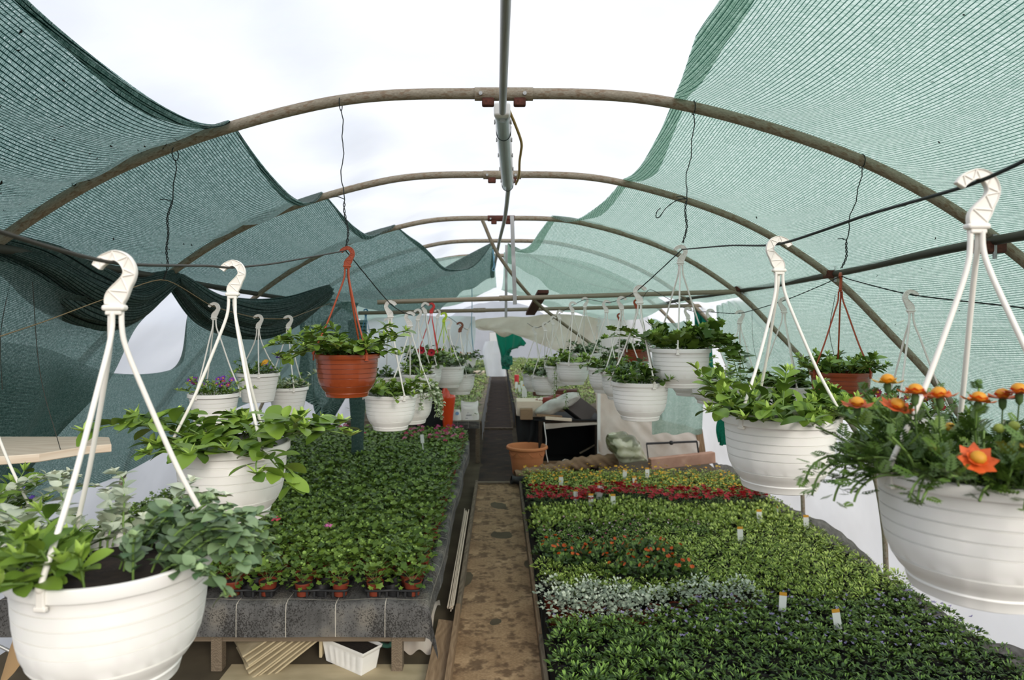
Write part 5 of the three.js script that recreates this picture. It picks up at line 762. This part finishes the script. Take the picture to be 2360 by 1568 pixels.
  const s = solo('plastic_sack', gridGeo(48, 40, (a, b) => { const x = (a - 0.42) * 0.74, th = b * 2 * Math.PI, e = Math.pow(Math.sin(Math.PI * clamp(a * 0.97 + 0.015, 0, 1)), 0.55) * lerp(1, 0.35, smooth(a, 0.62, 1)), r = 1 + 0.10 * Math.sin(a * 11 + th * 3) + 0.07 * Math.sin(th * 7 - a * 15); return [x, Math.sin(th) * 0.20 * e * r, Math.cos(th) * 0.19 * e * r, a, b]; }), phys({ map: sackT, roughness: 0.25, clearcoat: 0.5, transmission: 0.2, thickness: 0 }), 'bulging clear plastic sack with pale green contents before the beige cover', 'sack');
  s.position.set(...[1.877, 0.506, -10.100]); s.rotation.z = -0.55; s.rotation.y = 0.2;
}
// ---------- farther benches along the dark path ----------
{
  const sprig = [0, 1].map((k) => { const L = []; for (let i = 0; i < 12; i++) { const a = i * 2.4, r = 0.07 * Math.sqrt(i / 12); L.push(orient(V(Math.cos(a) * r, 0.06 + rr(0, 0.06), Math.sin(a) * r), V(Math.cos(a), rr(0.4, 1.3), Math.sin(a)), 0, rr(1.0, 1.5), LG.lance[i % 2], rnd())); } return mergeLeaves(L, PAL[k ? 'bright' : 'green']); });
  const bench = (side, x0, x1, y, d0, d1, word) => {
    const t = thing('bench', `farther bench ${word} the dark end of the path, full of seedlings`, 'bench', [0, 0, 0]), xm = side * (x0 + x1) / 2, w = x1 - x0, L = d1 - d0;
    part('bench_top', box(w, 0.04, L, xm, y - 0.02, -(d0 + d1) / 2), M.woodGrey, t); for (let d = d0 + 0.1; d < d1; d += 3) for (const x of [x0 + 0.06, x1 - 0.06]) part('leg', box(0.07, y - 0.04, 0.07, side * x, (y - 0.04) / 2, -d), M.woodGrey, t);
    solo('bench_skirt', gridGeo(6, 120, (a, b) => { const d = lerp(d0, d1, b); return [side * (x0 - 0.015 + 0.03 * (fbm(N1, b * 4, a * 0.2, 8, 3) - 0.5) * a), y + 0.01 - a * (0.28 + 0.18 * fbm(N2, b * 5, 0.2, 8, 2)), -d, d, a]; }), side < 0 ? M.film : M.clothBlack, side < 0 ? 'torn pale plastic hanging along the farther left bench' : 'black plastic hanging along the farther right bench', 'plastic sheet');
    const n = 900, m = new THREE.Matrix4(), f = thing('seedlings', `seedlings growing close on the farther bench ${word} the path`, 'seedlings'); f.userData.kind = 'stuff';
    sprig.forEach((g, k) => { const inst = new THREE.InstancedMesh(g, M.foliage, n); inst.name = 'foliage'; inst.userData.kind = 'stuff'; for (let i = 0; i < n; i++) { const q = rr(0.9, 1.5); m.makeRotationY(rr(0, 6.28)).scale(V(q, q, q)).setPosition(side * rr(x0 + 0.06, x1 - 0.05), y, -rr(d0 + 0.1, d1 - 0.1)); inst.setMatrixAt(i, m); } f.add(inst); });
  };
  bench(-1, 0.30, 2.6, 0.72, 11.3, 28, 'left of'); bench(1, 0.30, 3.0, 0.80, 12.2, 28, 'right of');
  solo('fabric_strip', box(0.55, 0.12, 0.02, -0.60, 0.66, -11.26), M.cloth, 'grey cloth edge under the white bag', 'cloth');
  // white printed bag on the left bench end
  const c = document.createElement('canvas'); c.width = 256; c.height = 256; const q = c.getContext('2d'); q.fillStyle = '#efedec'; q.fillRect(0, 0, 256, 256); q.fillStyle = '#26262c'; q.font = 'bold 40px sans-serif'; q.fillText('C smud', 30, 140); q.font = 'bold 44px sans-serif'; q.fillText('naseavrg', 14, 190); q.font = 'bold 18px sans-serif'; q.fillText('nnam', 60, 236); q.fillStyle = '#3c4560'; q.beginPath(); q.arc(36, 62, 20, 0, 7); q.fill();
  const ct = new THREE.CanvasTexture(c); ct.colorSpace = THREE.SRGBColorSpace;
  const bag = thing('soil_bag', 'white bag with black lettering standing on the farther left bench', 'bag', [-0.50, 0.72, -11.45], 0.05);
  part('sack', gridGeo(36, 30, (a, b) => { const th = a * 2 * Math.PI, top = lerp(1, 0.55, smooth(b, 0.6, 1)), w = 0.155 * (1 + 0.05 * Math.sin(b * 9)) * lerp(1.02, 0.9, b), d = 0.085 * top; return [Math.sign(Math.cos(th)) * Math.pow(Math.abs(Math.cos(th)), 0.5) * w, b * 0.31 * (1 + 0.06 * Math.sin(th * 2 + 1) * b), Math.sin(th) * d, 0, 0]; }), M.white, bag);
  part('print', gridGeo(12, 10, (a, b) => [lerp(-0.13, 0.11, a), lerp(0.01, 0.25, b), 0.0885 - 0.012 * smooth(b, 0.6, 1) - 0.03 * Math.pow(Math.abs(a - 0.5) * 2, 3), a, 1 - b]), std({ map: ct, roughness: 0.5 }), bag).rotation.x = -0.03;
  ct.flipY = false;
  const b2 = thing('soil_bag', 'smaller white bag with blue mark beside the lettered bag', 'bag', [-0.71, 0.72, -11.4]); part('sack', gridGeo(24, 16, (a, b) => { const th = a * 2 * Math.PI; return [Math.cos(th) * 0.075 * lerp(1, 0.6, b * b), b * 0.18, Math.sin(th) * 0.06 * lerp(1, 0.5, b * b)]; }), M.white, b2); part('mark', new THREE.CylinderGeometry(0.03, 0.03, 0.003, 16).rotateX(Math.PI / 2 - 0.3).translate(0.005, 0.12, 0.055), std({ color: 0x7fa2cc }), b2);
  solo('orange_vase', lathe([[0, 0], [0.05, 0], [0.06, 0.05], [0.10, 0.45], [0.128, 0.66], [0.126, 0.70], [0.075, 0.83], [0.05, 0.86], [0.045, 0.86], [0.07, 0.8], [0, 0.78]], 9).translate(...[-0.83, 0.49, -10.9]), phys({ color: 0xd8451c, roughness: 0.25, clearcoat: 0.5 }), 'tall glossy orange vase at the end of the left bench', 'vase');
  solo('black_board', box(0.5, 0.9, 0.04, -1.12, 0.94, -11.0), M.clothBlack, 'black board standing behind the orange vase', 'board');
  solo('red_canister', lathe([[0, 0], [0.05, 0], [0.055, 0.01], [0.055, 0.33], [0.05, 0.34], [0, 0.34]], 20).translate(0.42, 0.80, -16), std({ color: 0xd2343a, roughness: 0.4 }), 'red cylinder among seedlings on the farther right bench', 'canister');
  const lab = ['white label left of the pair under the red cylinder', 'leaning white label under the red cylinder', 'white label right below the small terracotta pot', 'white label with orange top farther right', 'slanted white label rightmost of the cluster', 'short white stake, left of the close pair', 'short white stake, right of the close pair'];
  [[0.361, 1.076, -14.000], [0.412, 1.051, -13.600], [0.479, 1.095, -14.000], [0.505, 1.061, -13.500], [0.578, 1.095, -14.000], [0.470, 1.008, -13.000], [0.512, 1.008, -13.000]].forEach((p, i) => plantTag(p, lab[i], [-0.1, 0.15, 0.1, 0, -0.15, 0, 0][i], i === 3, 1.25));
  const cp = thing('clay_pot', 'small terracotta pot beside the red cylinder', 'pot', [0.56, 0.80, -14.6]); part('pot', smallPot.clone().scale(1.2, 1.3, 1.2), M.clay, cp);
  solo('cream_box', box(0.36, 0.16, 0.3, -0.62, 0.84, -20.5, 0.01), M.woodPale, 'cream box on the farther left bench', 'box');
  solo('wrapped_post', lathe([[0.085, 0.45], [0.075, 0.8], [0.09, 1.15], [0.115, 1.5], [0.12, 2.4]], 14).translate(-1.83, 0, -8.7), M.netDark, 'post wrapped in dark green net behind the terracotta basket', 'post');
  solo('net_sling', rod([-1.881, 1.244, -7.200], [-1.709, 1.596, -7.400], 0.05, 10), M.netDark, 'slanting rope of dark net beside the wrapped post', 'net');
}
// pale plank hung at the left
{
  const pts = [[-2.320, 1.858, -2.900], [-1.749, 1.862, -2.900], [-1.675, 1.860, -2.885], [-1.571, 1.862, -2.720], [-1.632, 1.862, -2.680], [-1.723, 1.862, -2.520], [-1.936, 1.861, -2.420]], sh = new THREE.Shape(pts.map((p) => new THREE.Vector2(p[0], -p[2])));
  solo('pale_plank', new THREE.ExtrudeGeometry(sh, { depth: 0.026, bevelEnabled: true, bevelSize: 0.003, bevelThickness: 0.003, bevelSegments: 1 }).rotateX(-Math.PI / 2).scale(1, 1, 1).translate(0, 1.835, 0), M.woodPale, 'pale rough plank with a notched end hung at left', 'plank');
}
// leaf scraps caught on the nets
{
  const list = []; for (let i = 0; i < 170; i++) { const left = i < 125, d = left && i < 75 ? rr(1.3, 2.7) : rr(1.3, 5), [x, y, z] = netSpot[left ? -1 : 1](rr(0.06, left ? 0.95 : 0.6), d), g = leafGeo(rr(0.010, 0.024), rr(0.005, 0.011), { rows: 2 }); g.rotateX(rr(0.8, 2.2)).rotateY(rr(0, 6.28)).translate(x, y, z); list.push(g); }
  tag(solo('leaf_litter', merge(list), std({ color: 0x14180f, roughness: 0.9 }), 'dark dry leaf scraps caught on the shade nets', 'leaf litter'), null, null, null, 'stuff');
}
renderer.render(scene, camera);
